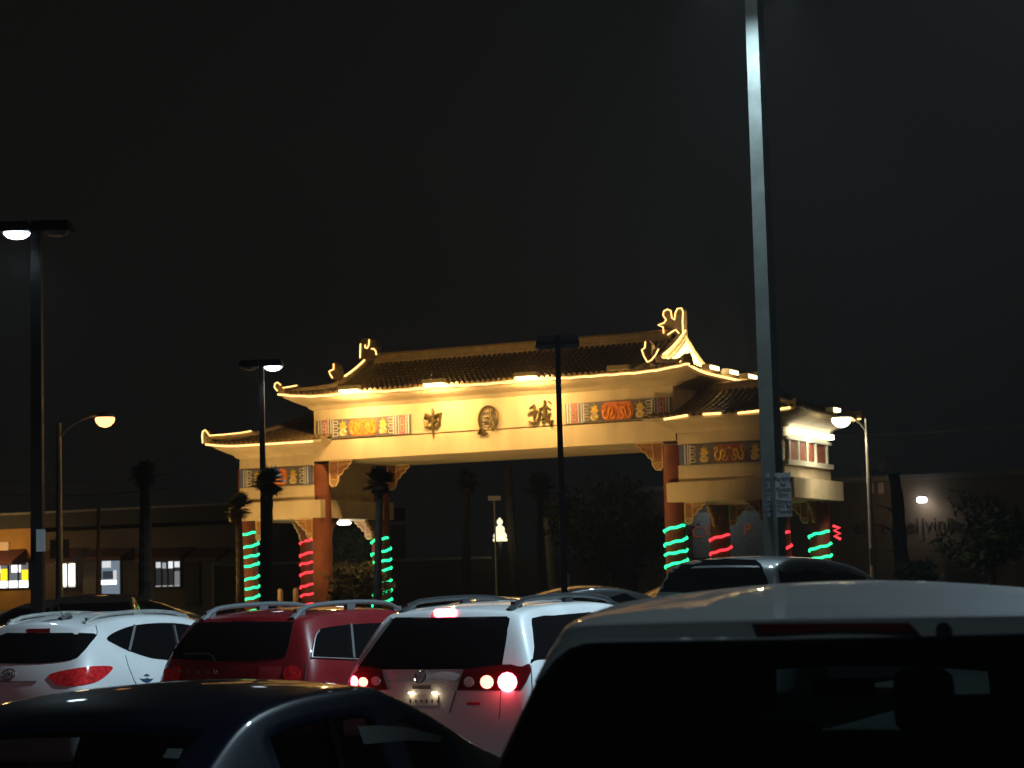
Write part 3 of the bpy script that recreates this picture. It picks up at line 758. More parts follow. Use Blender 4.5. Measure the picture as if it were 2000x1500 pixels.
# ------------------------------------------------------------------ buildings behind
M_WALLO = mat('ochre_stucco', (.42, .22, .05), .85, noise=.25, nscale=1, bump=.3)
M_WALLB = mat('brown_stucco', (.10, .075, .055), .9, noise=.35, nscale=.7, bump=.3)
M_AWN = mat('maroon_awning', (.08, .018, .02), .8, noise=.3)
M_PARA = mat('roof_parapet', (.035, .032, .032), .9, noise=.3)
M_CONC = mat('pale_trim', (.22, .2, .19), .8, noise=.3)
M_GLASSW = glow('shop_window_glow', (1, .97, .86), 1.6)
VB = 20.0
mall = thing('shop_row', 'long low row of shops with awnings and lit windows behind the lot', 'building', GORG, -GA)
gbk = 1.25
def mrect(x0, y0, x1, y1):
    a = gl(x0, y0, VB); c = gl(x1, y1, VB); return a[0], c[0], c[1], a[1]
uL = gl(-60, 1100, VB)[0]; uS = gl(66, 1100, VB)[0]; uR = gl(545, 1100, VB)[0]
zroof = gl(30, 1014, VB)[1]
m = MB(); m.bb(uL - 4, uS, VB, VB + 10, gbk - .3, gl(30, 1033, VB)[1], M_WALLO); m.obj('ochre_wall', mall)
m = MB(); m.bb(uS + .01, uR, VB + .05, VB + 10, gbk - .3, gl(300, 1030, VB)[1], M_WALLB); m.obj('brown_wall', mall)
m = MB(); m.bb(uL - 4, uR, VB - .15, VB + 10, gl(30, 1033, VB)[1] + .003, gl(30, 1006, VB)[1], M_PARA); m.bb(uL - 4, uR, VB - .2, VB - .1, gl(30, 1006, VB)[1], gl(30, 1002, VB)[1], M_CONC); m.obj('parapet', mall)
def shop_window(x0, y0, x1, y1, bars, colr, es, extra=()):
    u0, u1, z0, z1 = mrect(x0, y0, x1, y1)
    f = MB(); t = .07
    f.bb(u0 - t, u1 + t, VB - .06, VB + .02, z0 - t, z0, M_PARA); f.bb(u0 - t, u1 + t, VB - .06, VB + .02, z1, z1 + t, M_PARA)
    f.bb(u0 - t, u0, VB - .06, VB + .02, z0, z1, M_PARA); f.bb(u1, u1 + t, VB - .06, VB + .02, z0, z1, M_PARA)
    for k in range(1, bars): u = u0 + (u1 - u0) * k / bars; f.bb(u - .035, u + .035, VB - .055, VB + .02, z0, z1, M_PARA)
    fo = f.obj('window', mall)
    p = MB(); p.bb(u0, u1, VB - .02, VB + .04, z0, z1, glow('shop_pane_%d_%d' % (x0, es * 10), colr, es)); p.obj('pane', fo)
    for (a, c, d, e, cc, ee) in extra:
        q = MB(); q.bb(u0 + (u1 - u0) * a, u0 + (u1 - u0) * d, VB - .05, VB - .025, z0 + (z1 - z0) * c, z0 + (z1 - z0) * e, glow('shop_item_%d_%d' % (int(cc[2] * 10), int(ee * 10)), cc, ee) if ee else M_PARA)
        q.obj('poster' if ee else 'display', fo)
    return fo
W_, Y_ = (.95, .97, 1), (1, .78, .02)
shop_window(-60, 1103, 57, 1147, 6, (.30, .31, .33), .5, [(0, 0, 1, .28, W_, 2.6), (.05, .3, .16, .75, Y_, 1.3), (.28, .3, .42, .75, Y_, 1.3), (.54, .3, .67, .78, Y_, 1.3), (.72, .62, .87, .98, W_, 1.8), (.89, .3, 1.0, .72, Y_, 1.3), (.44, .62, .53, 1, W_, 1.2)])
shop_window(118, 1101, 149, 1146, 2, (1, .94, .72), 1.5, [(.1, .08, .44, .95, (1, .96, .80), 2.6), (.56, .08, .9, .95, (1, .96, .80), 2.6), (0, .02, 1, .07, W_, .8)])
shop_window(199, 1096, 236, 1161, 1, (.40, .52, .66), .42, [(.0, .30, .8, .43, W_, 2.6), (.08, .47, .62, .7, (.1, .14, .2), .25), (.05, .8, .5, 1, (.5, .75, 1), .8), (.64, .45, .8, .72, W_, .7)])
shop_window(305, 1097, 353, 1145, 4, (.045, .06, .07), .3, [(.02, .75, .2, .98, W_, .7), (.28, .72, .42, .95, (.7, .8, .9), .5), (.47, .72, .72, 1.0, W_, 1.0), (.76, .75, .98, .98, W_, .9), (.75, .05, .98, .6, (.6, .64, .66), .3), (.0, .0, 1, .05, W_, .35)])
def awning(x0, y0, x1, y1):
    u0, u1, z0, z1 = mrect(x0, y0, x1, y1)
    a = MB(); a.add([(u0, VB, z1), (u1, VB, z1), (u1, VB - .9, z0 + .15), (u0, VB - .9, z0 + .15), (u1, VB - .9, z0), (u0, VB - .9, z0), (u1, VB, z0), (u0, VB, z0)], [(0, 1, 2, 3), (3, 2, 4, 5), (1, 6, 4, 2), (0, 3, 5, 7), (7, 5, 4, 6)], M_AWN)
    a.obj('awning', mall)
for q in ((-60, 1076, 52, 1103), (98, 1072, 168, 1098), (190, 1072, 262, 1094), (288, 1071, 378, 1095), (385, 1071, 450, 1096), (455, 1071, 520, 1096)): awning(*q)
u0, u1, z0, z1 = mrect(-20, 1060, 20, 1075); m = MB(); m.bb(u0, u1, VB - .12, VB - .02, z0, z1, mat('dim_lit_sign', (.6, .45, .3), .6, emit=(.8, .5, .25), es=.12)); m.obj('sign_board', mall)
for k, (x, y) in enumerate(((178, 1120), (375, 1122), (430, 1125))):
    u, z = gl(x, y, VB); m = MB(); m.bb(u - .35, u + .35, VB - .05, VB + .05, z - 1.2, z + .6, M_CONC if k != 1 else M_PARA); m.obj('door', mall)
light('POINT', 'shop_spill', (gl(20, 1080, VB)[0], VB - 2.2, 4.0), 160, (1, .62, .22), mall, size=.3)
light('POINT', 'shop_spill', (gl(260, 1080, VB)[0], VB - 4, 3.2), 55, (1, .75, .45), mall, size=.3)

# right building
VR = 18.0
hall = thing('flat_roofed_building', 'dark brown flat-roofed building with faded wall lettering right of the gate', 'building', GORG, -GA)
ul = gl(1240, 1000, VR)[0]; ur = gl(2250, 1000, VR)[0]; zt = gl(1750, 938, VR)[1]
M_HALL = mat('weathered_brown_wall', (.14, .10, .07), .9, noise=.35, nscale=.5, bump=.35)
m = MB(); m.bb(ul, ur, VR, VR + 12, .3, zt, M_HALL); m.obj('wall', hall)
m = MB(); m.bb(ul - .1, ur + .1, VR - .12, VR + 12.1, zt + .003, zt + .16, M_CONC); m.obj('parapet', hall)
def rect_part(name, x0, y0, x1, y1, m_, d=.08, pd=hall, v=VR):
    a = gl(x0, y0, v); c = gl(x1, y1, v); q = MB(); q.bb(a[0], c[0], v - d, v - .002, c[1], a[1], m_); return q.obj(name, pd)
rect_part('roller_door', 1846, 1093, 1944, 1135, M_PARA)
rect_part('vent_panel', 1701, 943, 1708, 964, mat('pinkish_vent', (.5, .36, .28), .7), .1); rect_part('vent_panel', 1716, 943, 1726, 964, mat('pinkish_vent', (.5, .36, .28), .7), .1)
u, z = gl(1805, 1032, VR)
for s, x, y, sz in (('el', 1680, 1031, 1.0), ('c', 1727, 1033, .9), ('el', 1783, 1027, 1.0), (',', 1804, 1032, .9), ('ivinie', 1836, 1024, .95), ('le', 1868, 1026, .95)):
    u, z = gl(x, y, VR); me = text_mesh(s, sz * .62, .02, m=mat('faded_lettering', (.03, .022, .018), .9)); link('lettering', me, hall, (u, VR - .02, z), (R(90), 0, 0))
u, z = gl(1805, 977, VR); m = MB(); m.lathe([(.12, -.08), (.17, -.02), (.15, .07), (.08, .1)], (0, 0, 0), glow('wall_lamp_lens', (.97, 1, .97), 12), 12); lo = m.obj('wall_lamp', hall, True, (u, VR - .28, z))
m = MB(); m.bb(-.04, .04, 0, .3, .05, .12, M_BLACK); m.obj('lamp_bracket', lo)
light('SPOT', 'wall_light', (u + .2, VR - .5, z - .02), 13, (1, .93, .82), hall, (u + .5, VR + .6, z - 2), size=.1, spot=150, blend=1)
light('POINT', 'wall_light', (u - 1.2, VR - 1.1, z + .1), 3.5, (1, .7, .36), hall, size=.2)
# letters on the wall seen through the right wing
for s, x, y in (('C', 1362, 1041), ('O', 1389, 1038), ('P', 1461, 1036)):
    u, z = gl(x, y, VR); me = text_mesh(s, .55, .03, m=mat('orange_lettering', (.5, .12, .05), .7, emit=(1, .22, .08), es=.05)); link('lettering', me, hall, (u, VR - .03, z), (R(90), 0, 0))
rect_part('wall_panel', 1352, 1002, 1510, 1085, mat('grey_wall_panel', (.30, .32, .32), .8, noise=.3), .03)
u, z = gl(1400, 1000, VR); light('POINT', 'wall_light', (u, VR - 1.2, z + .5), 14, (.85, .95, 1), hall, size=.2)
# rooftop frame
fr = MB(); A = lambda x, y, v=VR + 1.5: V(*((lambda q: (q[0], v, q[1]))(gl(x, y, v))))
for a, b_ in (((1690, 899), (1736, 897)), ((1712, 899), (1703, 938)), ((1734, 898), (1724, 938)), ((1684, 905), (1677, 938)), ((1736, 897), (1750, 925)), ((1700, 918), (1740, 925))):
    fr.tube([A(*a), A(*b_)], .035, M_CONC, 5)
fr.obj('roof_frame', hall)

# a far low wall seen through the arch, with its pale coping
fw = thing('boundary_wall', 'low dark wall with a pale coping far behind the arch', 'wall', (0, 0, 0))
a = at(640, 1079, 72); c = at(1330, 1066, 72)
m = MB(); m.bb(a.x - 4, c.x + 8, 72, 72.3, .6, c.z - .28, M_WALLB); m.obj('wall', fw)
m = MB(); m.bb(a.x - 4, at(960, 1070, 72).x, 71.94, 72.36, c.z - .28, c.z - .19, mat('coping_concrete', (.4, .38, .35), .8, noise=.3)); m.obj('coping', fw)
# little lit garden statue beyond the wall
sp = at(977, 1056, 71); st = thing('lit_statue', 'small brightly lit pale seated statue glowing beyond the arch', 'statue', (sp.x, 71, sp.z))
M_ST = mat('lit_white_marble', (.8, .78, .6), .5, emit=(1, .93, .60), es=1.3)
m = MB(); m.lathe([(.24, -.02), (.25, .0), (.25, .06), (.2, .08)], (0, 0, 0), M_ST, 14); m.obj('plinth', st)
m = MB(); m.lathe([(.2, .08), (.235, .14), (.22, .22), (.155, .30), (.165, .38), (.15, .46), (.06, .53), (.05, .56)], (0, 0, 0), M_ST, 16); m.obj('body', st, True)
m = MB(); m.lathe([(.045, .55), (.09, .59), (.105, .65), (.085, .71), (.05, .735), (.045, .76), (.015, .79)], (0, 0, 0), M_ST, 14); m.obj('head', st, True)
pm = MB(); pm.bb(sp.x - .06, sp.x + .06, 70.95, 71.05, gz(71) - .1, sp.z - .02, M_WALLB); po = pm.obj('pedestal', st); po.location = -Vector((sp.x, 71, sp.z))
# street sign blade and small notice
def board(name, label, cat, x0, y0, x1, y1, Y, m_, pole=True, group=None):
    a = at(x0, y0, Y); c = at(x1, y1, Y); t = thing(name, label, cat, ((a.x + c.x) / 2, Y, gz(Y)), 0, group)
    q = MB(); q.bb(-(c.x - a.x) / 2, (c.x - a.x) / 2, -.015, .015, c.z - gz(Y), a.z - gz(Y), m_); q.obj('plate', t)
    if pole: q = MB(); q.tube([(0, .04, 0), (0, .04, a.z - gz(Y))], .03, M_GALV, 6); q.obj('post', t)
    return t
M_DIM = mat('dull_white_sheet', (.55, .55, .57), .6)
board('street_sign', 'small pale street name plate high under the arch', 'sign', 953, 969, 978, 977, 62, M_DIM)
board('lot_sign', 'grey upright notice board low behind the arch\'s right half', 'sign', 1095, 1121, 1113, 1152, 45, M_DIM, group='upright notice boards')
board('lot_sign', 'small grey notice on the dark post at the far left', 'sign', 71, 1034, 88, 1077, 27.8, M_DIM, False, 'upright notice boards')
board('lot_sign', 'dull square board behind the amber street lamp pole', 'sign', 98, 1054, 135, 1090, 60, mat('dull_brown_board', (.30, .22, .2), .7), True, 'upright notice boards')
board('lot_sign', 'slim pinkish notice board beside the pale lamp pole at right', 'sign', 1698, 1071, 1714, 1104, 47, mat('pinkish_vent', (.5, .36, .28), .7), True, 'upright notice boards')
def slim_pole(label, x0, y0, x1, y1, Y, r, m_, group='bare poles'):
    a = at(x0, y0, Y); c = at(x1, y1, Y); q = MB(); q.tube([(0, 0, 0), (a.x - c.x, 0, a.z - gz(Y))], [r * 1.2, r], m_, 8)
    o = q.obj('utility_pole', None, True, (c.x, Y, gz(Y))); tag(o, label, 'pole', group)
M_WOOD = mat('pole_timber', (.12, .09, .06), .9, noise=.4)
slim_pole('tall thin timber pole right of the lit statue', 991, 910, 1006, 1165, 72, .15, M_WOOD)
slim_pole('pale post with a light grey base near the notice board', 1068, 1010, 1082, 1165, 63, .11, M_CONC)
slim_pole('thin pole in front of the shops\' blue doorway', 193, 992, 190, 1160, 58, .05, M_WOOD)
for x, y, q in ((548, 1150, 'left bollard of the pair between the red and green lit columns'), (578, 1148, 'right bollard of the pair between the red and green lit columns')):
    p = at(x, 1185, 52); h = at(x, y, 52).z - gz(52); m = MB(); m.lathe([(.07, 0), (.07, h - .05), (.04, h)], (0, 0, 0), mat('bollard_paint', (.22, .15, .12), .6), 10); o = m.obj('bollard', None, True, (p.x, 52, gz(52))); tag(o, q, 'bollard', 'pair of bollards')
def wire(label, pts, r=.016, m_=None):
    b = MB(); P = [at(*p) for p in pts]; full_ = []
    for a, c in zip(P, P[1:]):
        for i in range(9): full_.append(a.lerp(c, i / 8) - Vector((0, 0, .15 * 4 * (i / 8) * (1 - i / 8))))
    b.tube(full_, r, m_ or M_CONC, 4); tag(b.obj('overhead_wire'), label, 'wire', 'overhead wires')
wire('overhead wire running right from the gate\'s right wing', [(1500, 848, 58), (2050, 824, 58)], .022, mat('wire_grey', (.35, .35, .36), .6))
wire('upper wire at the far left', [(-30, 938, 62), (330, 925, 62)], .018)
wire('middle dashed-looking wire at the far left', [(-30, 962, 62), (330, 954, 62)], .022)

# ------------------------------------------------------------------ palms, trees, bushes
M_PALMT = mat('palm_trunk_bark', (.075, .06, .045), .95, noise=.5, nscale=7, bump=.6, bscale=18)
M_PALMF = mat('palm_frond', (.045, .06, .03), .6, noise=.4, nscale=3); M_PALMD = mat('dead_frond', (.10, .075, .045), .8, noise=.4)
def palm(label, x, ytop, ybot, xb, Y, cr, tr, seed, skirt_=True, sz=1.0):
    rn = random.Random(seed); b = at(xb, ybot, Y); b = Vector((b.x, Y, gz(Y))); tp = at(x, ytop, Y)
    H = tp.z - b.z; dx = tp.x - b.x
    t = thing('palm_tree', label, 'palm tree', b, 0, 'slim palms along the street')
    m = MB(); n = 26; pts = []; rs = []
    hc = H - cr * .9
    for i in range(n + 1):
        f = i / n; pts.append((dx * f * f, .04 * math.sin(f * 5 + seed), hc * f)); rs.append(tr * (1.15 - .35 * f) * (1 + (.10 if i % 2 else -.04)) * (1.25 if i == 0 else 1))
    m.tube(pts, rs, M_PALMT, 10); m.obj('trunk', t)
    c = Vector((dx, 0, hc + cr * .15)); fm = MB()
    for k in range(96 if skirt_ else 46):
        a = rn.uniform(0, 6.283); el = R(rn.uniform(-70, 85)) if skirt_ else R(rn.uniform(-40, 85))
        L = cr * rn.uniform(.5, 1.3) * (1 if el > -.3 else .85); mm = M_PALMF if el > -.25 else M_PALMD
        d = Vector((math.cos(a) * math.cos(el), math.sin(a) * math.cos(el), math.sin(el))); sd = d.cross(Vector((0, 0, 1))).normalized(); up = sd.cross(d)
        o = c - d * 0 ; st_ = d * L * .35
        for j in range(9):                        # fan of pleated leaflets
            q = (j - 4) / 4; tip = c + st_ + (d * math.cos(q * 1.15) + sd * math.sin(q * 1.15)) * L * .65 * (1 - .15 * abs(q)) - Vector((0, 0, L * .12 * rn.random()))
            w_ = L * .06; r0 = c + st_
            nrm = (sd * math.cos(q * 1.15) - d * math.sin(q * 1.15)) * w_
            mid = r0.lerp(tip, .55)
            fm.add([r0, mid + nrm, tip, mid - nrm + up * w_ * .4], [(0, 1, 2), (0, 2, 3)], mm)
        fm.tube([c, c + st_], [.012, .008], mm, 3, False)
    fm.obj('crown', t)
    return t
palm('palm with a pale trunk in front of the shops, dark tufted crown', 283, 906, 1200, 285, 44, .36, .14, 3)
palm('slim palm directly behind the thin lot lamp at the left wing', 527, 916, 1190, 522, 41.4, .36, .085, 5)
palm('slim palm in front of the back column of the gate\'s left wing', 742, 920, 1180, 737, 44, .36, .085, 8)
palm('small dim palm just left of the gate\'s left wing', 465, 968, 1180, 470, 50, .42, .1, 11)
palm('dim palm seen through the arch left of the lit statue', 910, 922, 1180, 912, 68, .46, .14, 14)
palm('faint ragged palm seen through the arch right of the pole', 1055, 930, 1170, 1060, 68, .55, .15, 17)

M_LEAFD = mat('dark_leaf', (.035, .05, .022), .7, noise=.4, nscale=2); M_LEAFO = mat('olive_leaf', (.055, .055, .022), .7, noise=.35, nscale=3)
def leafy(name, label, cat, px, Y, rad, n, m_, seed, trunk=True, leaf=.09, group=None, lean=None):
    rn = random.Random(seed); c = at(*px, Y); z0 = gz(Y); t = thing(name, label, cat, (c.x, Y, z0), 0, group); h = c.z - z0
    tm = MB()
    if trunk:
        tm.tube([(0, 0, 0), (.05, 0, h * .5), (0, .05, h)], [.14, .10, .05], M_PALMT, 8)
        for k in range(7):
            a = k * .9; e = Vector((math.cos(a) * rad[0] * .7, math.sin(a) * rad[1] * .6, h + rad[2] * rn.uniform(-.3, .6)))
            tm.tube([(0, 0, h * .55), e * .5 + Vector((0, 0, h * .35)), e], [.07, .045, .015], M_PALMT, 5)
        tm.obj('trunk', t)
    else:
        for k in range(12):
            a = rn.uniform(0, 6.28); tm.tube([(0, 0, 0), (math.cos(a) * rad[0] * .4, math.sin(a) * rad[1] * .4, h * .8), (math.cos(a) * rad[0] * .8, math.sin(a) * rad[1] * .8, h + rad[2] * .5)], [.03, .02, .008], M_PALMT, 4)
        tm.obj('stem', t)
    f = MB(); cl = []
    for k in range(26):
        v = Vector((rn.gauss(0, 1), rn.gauss(0, 1), rn.gauss(0, 1))).normalized() * rn.uniform(.35, 1); cl.append((Vector((v.x * rad[0], v.y * rad[1], h + v.z * rad[2])), rn.uniform(.22, .42)))
    for k in range(n):
        q, r_ = rn.choice(cl); p = q + Vector((rn.gauss(0, 1) * r_ * rad[0] * .5, rn.gauss(0, 1) * r_ * rad[1] * .5, rn.gauss(0, 1) * r_ * rad[2] * .5))
        a = Vector((rn.uniform(-1, 1), rn.uniform(-1, 1), rn.uniform(-1, 1))).normalized(); b_ = a.orthogonal().normalized(); s = leaf * rn.uniform(.6, 1.4)
        f.add([p - a * s, p + b_ * s * .5, p + a * s, p - b_ * s * .5], [(0, 1, 2, 3)], m_)
    f.obj('crown', t)
    return t
leafy('leafy_tree', 'broad dark tree filling the right half of the arch', 'tree', (1190, 1040), 62, (1.9, 1.5, 1.5), 3800, M_LEAFD, 21, True, .11)
leafy('leafy_tree', 'dark tree in front of the brown building at the right edge', 'tree', (1930, 1050), 55, (1.3, 1.2, 1.0), 2600, M_LEAFD, 23, True, .10)
leafy('leafy_tree', 'round black tree between the left wing\'s columns', 'tree', (695, 1080), 60, (.75, .75, .75), 2000, M_LEAFD, 25, True, .09)
leafy('bush', 'olive green bush at the foot of the gate\'s left wing', 'bush', (698, 1135), 53, (.75, .6, .6), 1500, M_LEAFO, 27, False, .075)
# leaning bare trunk at the right
b = at(1777, 1135, 42); tp = at(1744, 925, 42)
t = thing('leaning_tree', 'dark leaning tree trunk with a few bare twigs before the brown building', 'tree', (b.x, 42, gz(42)))
m = MB(); H = tp.z - gz(42); dx = tp.x - b.x
m.tube([(dx * f + .03 * math.sin(f * 9), 0, H * f) for f in [i / 14 for i in range(15)]], [.16 * (1.25 - .55 * i / 14) * (1 + .10 * math.sin(i * 2.3)) for i in range(15)], mat('black_bark', (.03, .026, .022), .95, noise=.4, bump=.6, bscale=14), 10); m.obj('trunk', t)
for k, (f, a, e) in enumerate(((.62, -1, .5), (.5, -1, .3), (.36, 1, .5), (.75, -1, .4), (.25, 1, .6))):
    m = MB(); m.tube([(dx * f, 0, H * f), (dx * f + a * e * .5, .1, H * f + e * .45), (dx * f + a * e, .2, H * f + e * .6)], [.035, .02, .008], M_PALMT, 5); m.obj('twig', t)
leafy('bush', 'round black shrub at the foot of the leaning trunk', 'bush', (1785, 1125), 41.5, (.45, .4, .3), 900, M_LEAFD, 31, False, .07)

# ------------------------------------------------------------------ cars
def lerp(a, b, t): return a + (b - a) * t
def table(x, tb):
    if x <= tb[0][0]: return tb[0][1]
    for (a, va), (b, vb) in zip(tb, tb[1:]):
        if x <= b: return va + (vb - va) * (x - a) / (b - a)
    return tb[-1][1]
JF = [-1, -.84, -.42, 0, .42, .84, 1]
def car_shell(p, glass=None, sub=2):
    """p: cols [x], roof [(x,z)], belt [(x,z)], W half width, Wr roof half width, xr rear offsets per row, zr row heights"""
    xs = p['cols']; nx = len(xs) - 1; nk = 6; W, Wr = p['W'], p['Wr']; L = xs[-1]
    rowz = p.get('rowz', (.28, .58, .88)); crown = p.get('crown', .05); bow = p.get('bow', .10)
    plan = p.get('plan', [(0, .95), (.5, 1), (L - 1.1, 1), (L, .80)])
    verts = {}; vl = []
    def pos(i, j, k):
        X = xs[i]; rz = table(X, p['roof']); bz = table(X, p['belt']); gl_ = max(0.02, rz - bz); s = min(1, gl_ / .42)
        wr = lerp(W * .93, Wr, s)
        gt = p.get('gtop', .84); zz = [rowz[0], rowz[1], rowz[2], bz, bz + gl_ * gt, rz - .01][k]
        if k == 5: zz = rz - .015
        hw = [W * .93, W * .99, W, W * .975, lerp(W * .96, wr, gt - .04), wr][k] * table(X, plan)
        y = hw * JF[j]
        x = X
        xr = p['xr'][k]; fall = p.get('fall', 1.4); x += xr * max(0, 1 - X / fall)
        if i == 0: x -= bow * (1 - JF[j] ** 2) * (1 if k < 5 else .8)
        if i == nx: x += .16 * (1 - JF[j] ** 2)
        z = zz
        if k == 5 and 0 < j < 6: z += crown * (1 - JF[j] ** 2) * min(1, .4 + s * .6) * min(1, p.get('crown0', 1) + X / 1.3)
        if k == 0 and 0 < j < 6: z = zz
        return (x, -y, z)          # j = -1 is the car's left? local y is left, so j=-1 -> +y
    def vid(i, j, k):
        key = (i, j, k)
        if key not in verts: verts[key] = len(vl); vl.append(pos(i, j, k))
        return verts[key]
    faces = []; mi = []
    gz_ = glass or (lambda side, a, b: 0)
    for i in range(nx):
        for j in range(6):
            faces.append((vid(i, j, 5), vid(i, j + 1, 5), vid(i + 1, j + 1, 5), vid(i + 1, j, 5))); mi.append(gz_('top', i, j))
            faces.append((vid(i, j, 0), vid(i + 1, j, 0), vid(i + 1, j + 1, 0), vid(i, j + 1, 0))); mi.append(0)
    for k in range(5):
        for i in range(nx):
            faces.append((vid(i, 0, k), vid(i, 0, k + 1), vid(i + 1, 0, k + 1), vid(i + 1, 0, k))); mi.append(gz_('left', i, k))
            faces.append((vid(i, 6, k), vid(i + 1, 6, k), vid(i + 1, 6, k + 1), vid(i, 6, k + 1))); mi.append(gz_('right', i, k))
        for j in range(6):
            faces.append((vid(0, j, k), vid(0, j + 1, k), vid(0, j + 1, k + 1), vid(0, j, k + 1))); mi.append(gz_('rear', j, k))
            faces.append((vid(nx, j, k), vid(nx, j, k + 1), vid(nx, j + 1, k + 1), vid(nx, j + 1, k))); mi.append(gz_('front', j, k))
    me = bpy.data.meshes.new('shell'); me.from_pydata(vl, [], faces)
    for q in range(3): me.materials.append(M_BLACK)
    me.polygons.foreach_set('material_index', mi)
    bm = bmesh.new(); bm.from_mesh(me); bmesh.ops.recalc_face_normals(bm, faces=bm.faces)
    cl = bm.edges.layers.float.get('crease_edge') or bm.edges.layers.float.new('crease_edge')
    iv = {v: k for k, v in verts.items()}
    for e in bm.edges:                                   # a firmer roof edge, belt line and rear corner
        a, b = iv[e.verts[0].index], iv[e.verts[1].index]
        if a[2] == b[2] == 3 and a[1] in (0, 6) and a[1] == b[1]: e[cl] = .3
        if a[2] == b[2] == 5 and (a[0] == b[0] == 0): e[cl] = p.get('spoil', .75)
        if a[2] == b[2] == 4 and (a[0] == b[0] == 0): e[cl] = p.get('gcrease', 0)
        if a[2] == b[2] == 5 and a[1] == b[1] and a[1] in (0, 6): e[cl] = p.get('redge', .25)
        if a[2] == b[2] == 0: e[cl] = .6
    bm.to_mesh(me); bm.free()
    o = bpy.data.objects.new('shell', me); COL.objects.link(o)
    md = o.modifiers.new('s', 'SUBSURF'); md.levels = sub; md.render_levels = sub
    dg = bpy.context.evaluated_depsgraph_get(); ev = bpy.data.meshes.new_from_object(o.evaluated_get(dg))
    bpy.data.objects.remove(o)
    return ev
def split_mesh(me, keep, name, mats):
    bm = bmesh.new(); bm.from_mesh(me)
    bmesh.ops.delete(bm, geom=[f for f in bm.faces if f.material_index != keep], context='FACES')
    for f in bm.faces: f.material_index = 0; f.smooth = True
    m2 = bpy.data.meshes.new(name); bm.to_mesh(m2); bm.free()
    m2.materials.clear()
    for m in mats: m2.materials.append(m)
    return m2
def smooth_poly(pts, n=4, closed=True):
    out = []; N = len(pts)
    for i in range(N):
        p0, p1, p2, p3 = [Vector(pts[(i + k) % N]) for k in (-1, 0, 1, 2)]
        for k in range(n):
            t = k / n
            out.append(.5 * ((2 * p1) + (p2 - p0) * t + (2 * p0 - 5 * p1 + 4 * p2 - p3) * t * t + (3 * p1 - p0 - 3 * p2 + p3) * t ** 3))
    return out
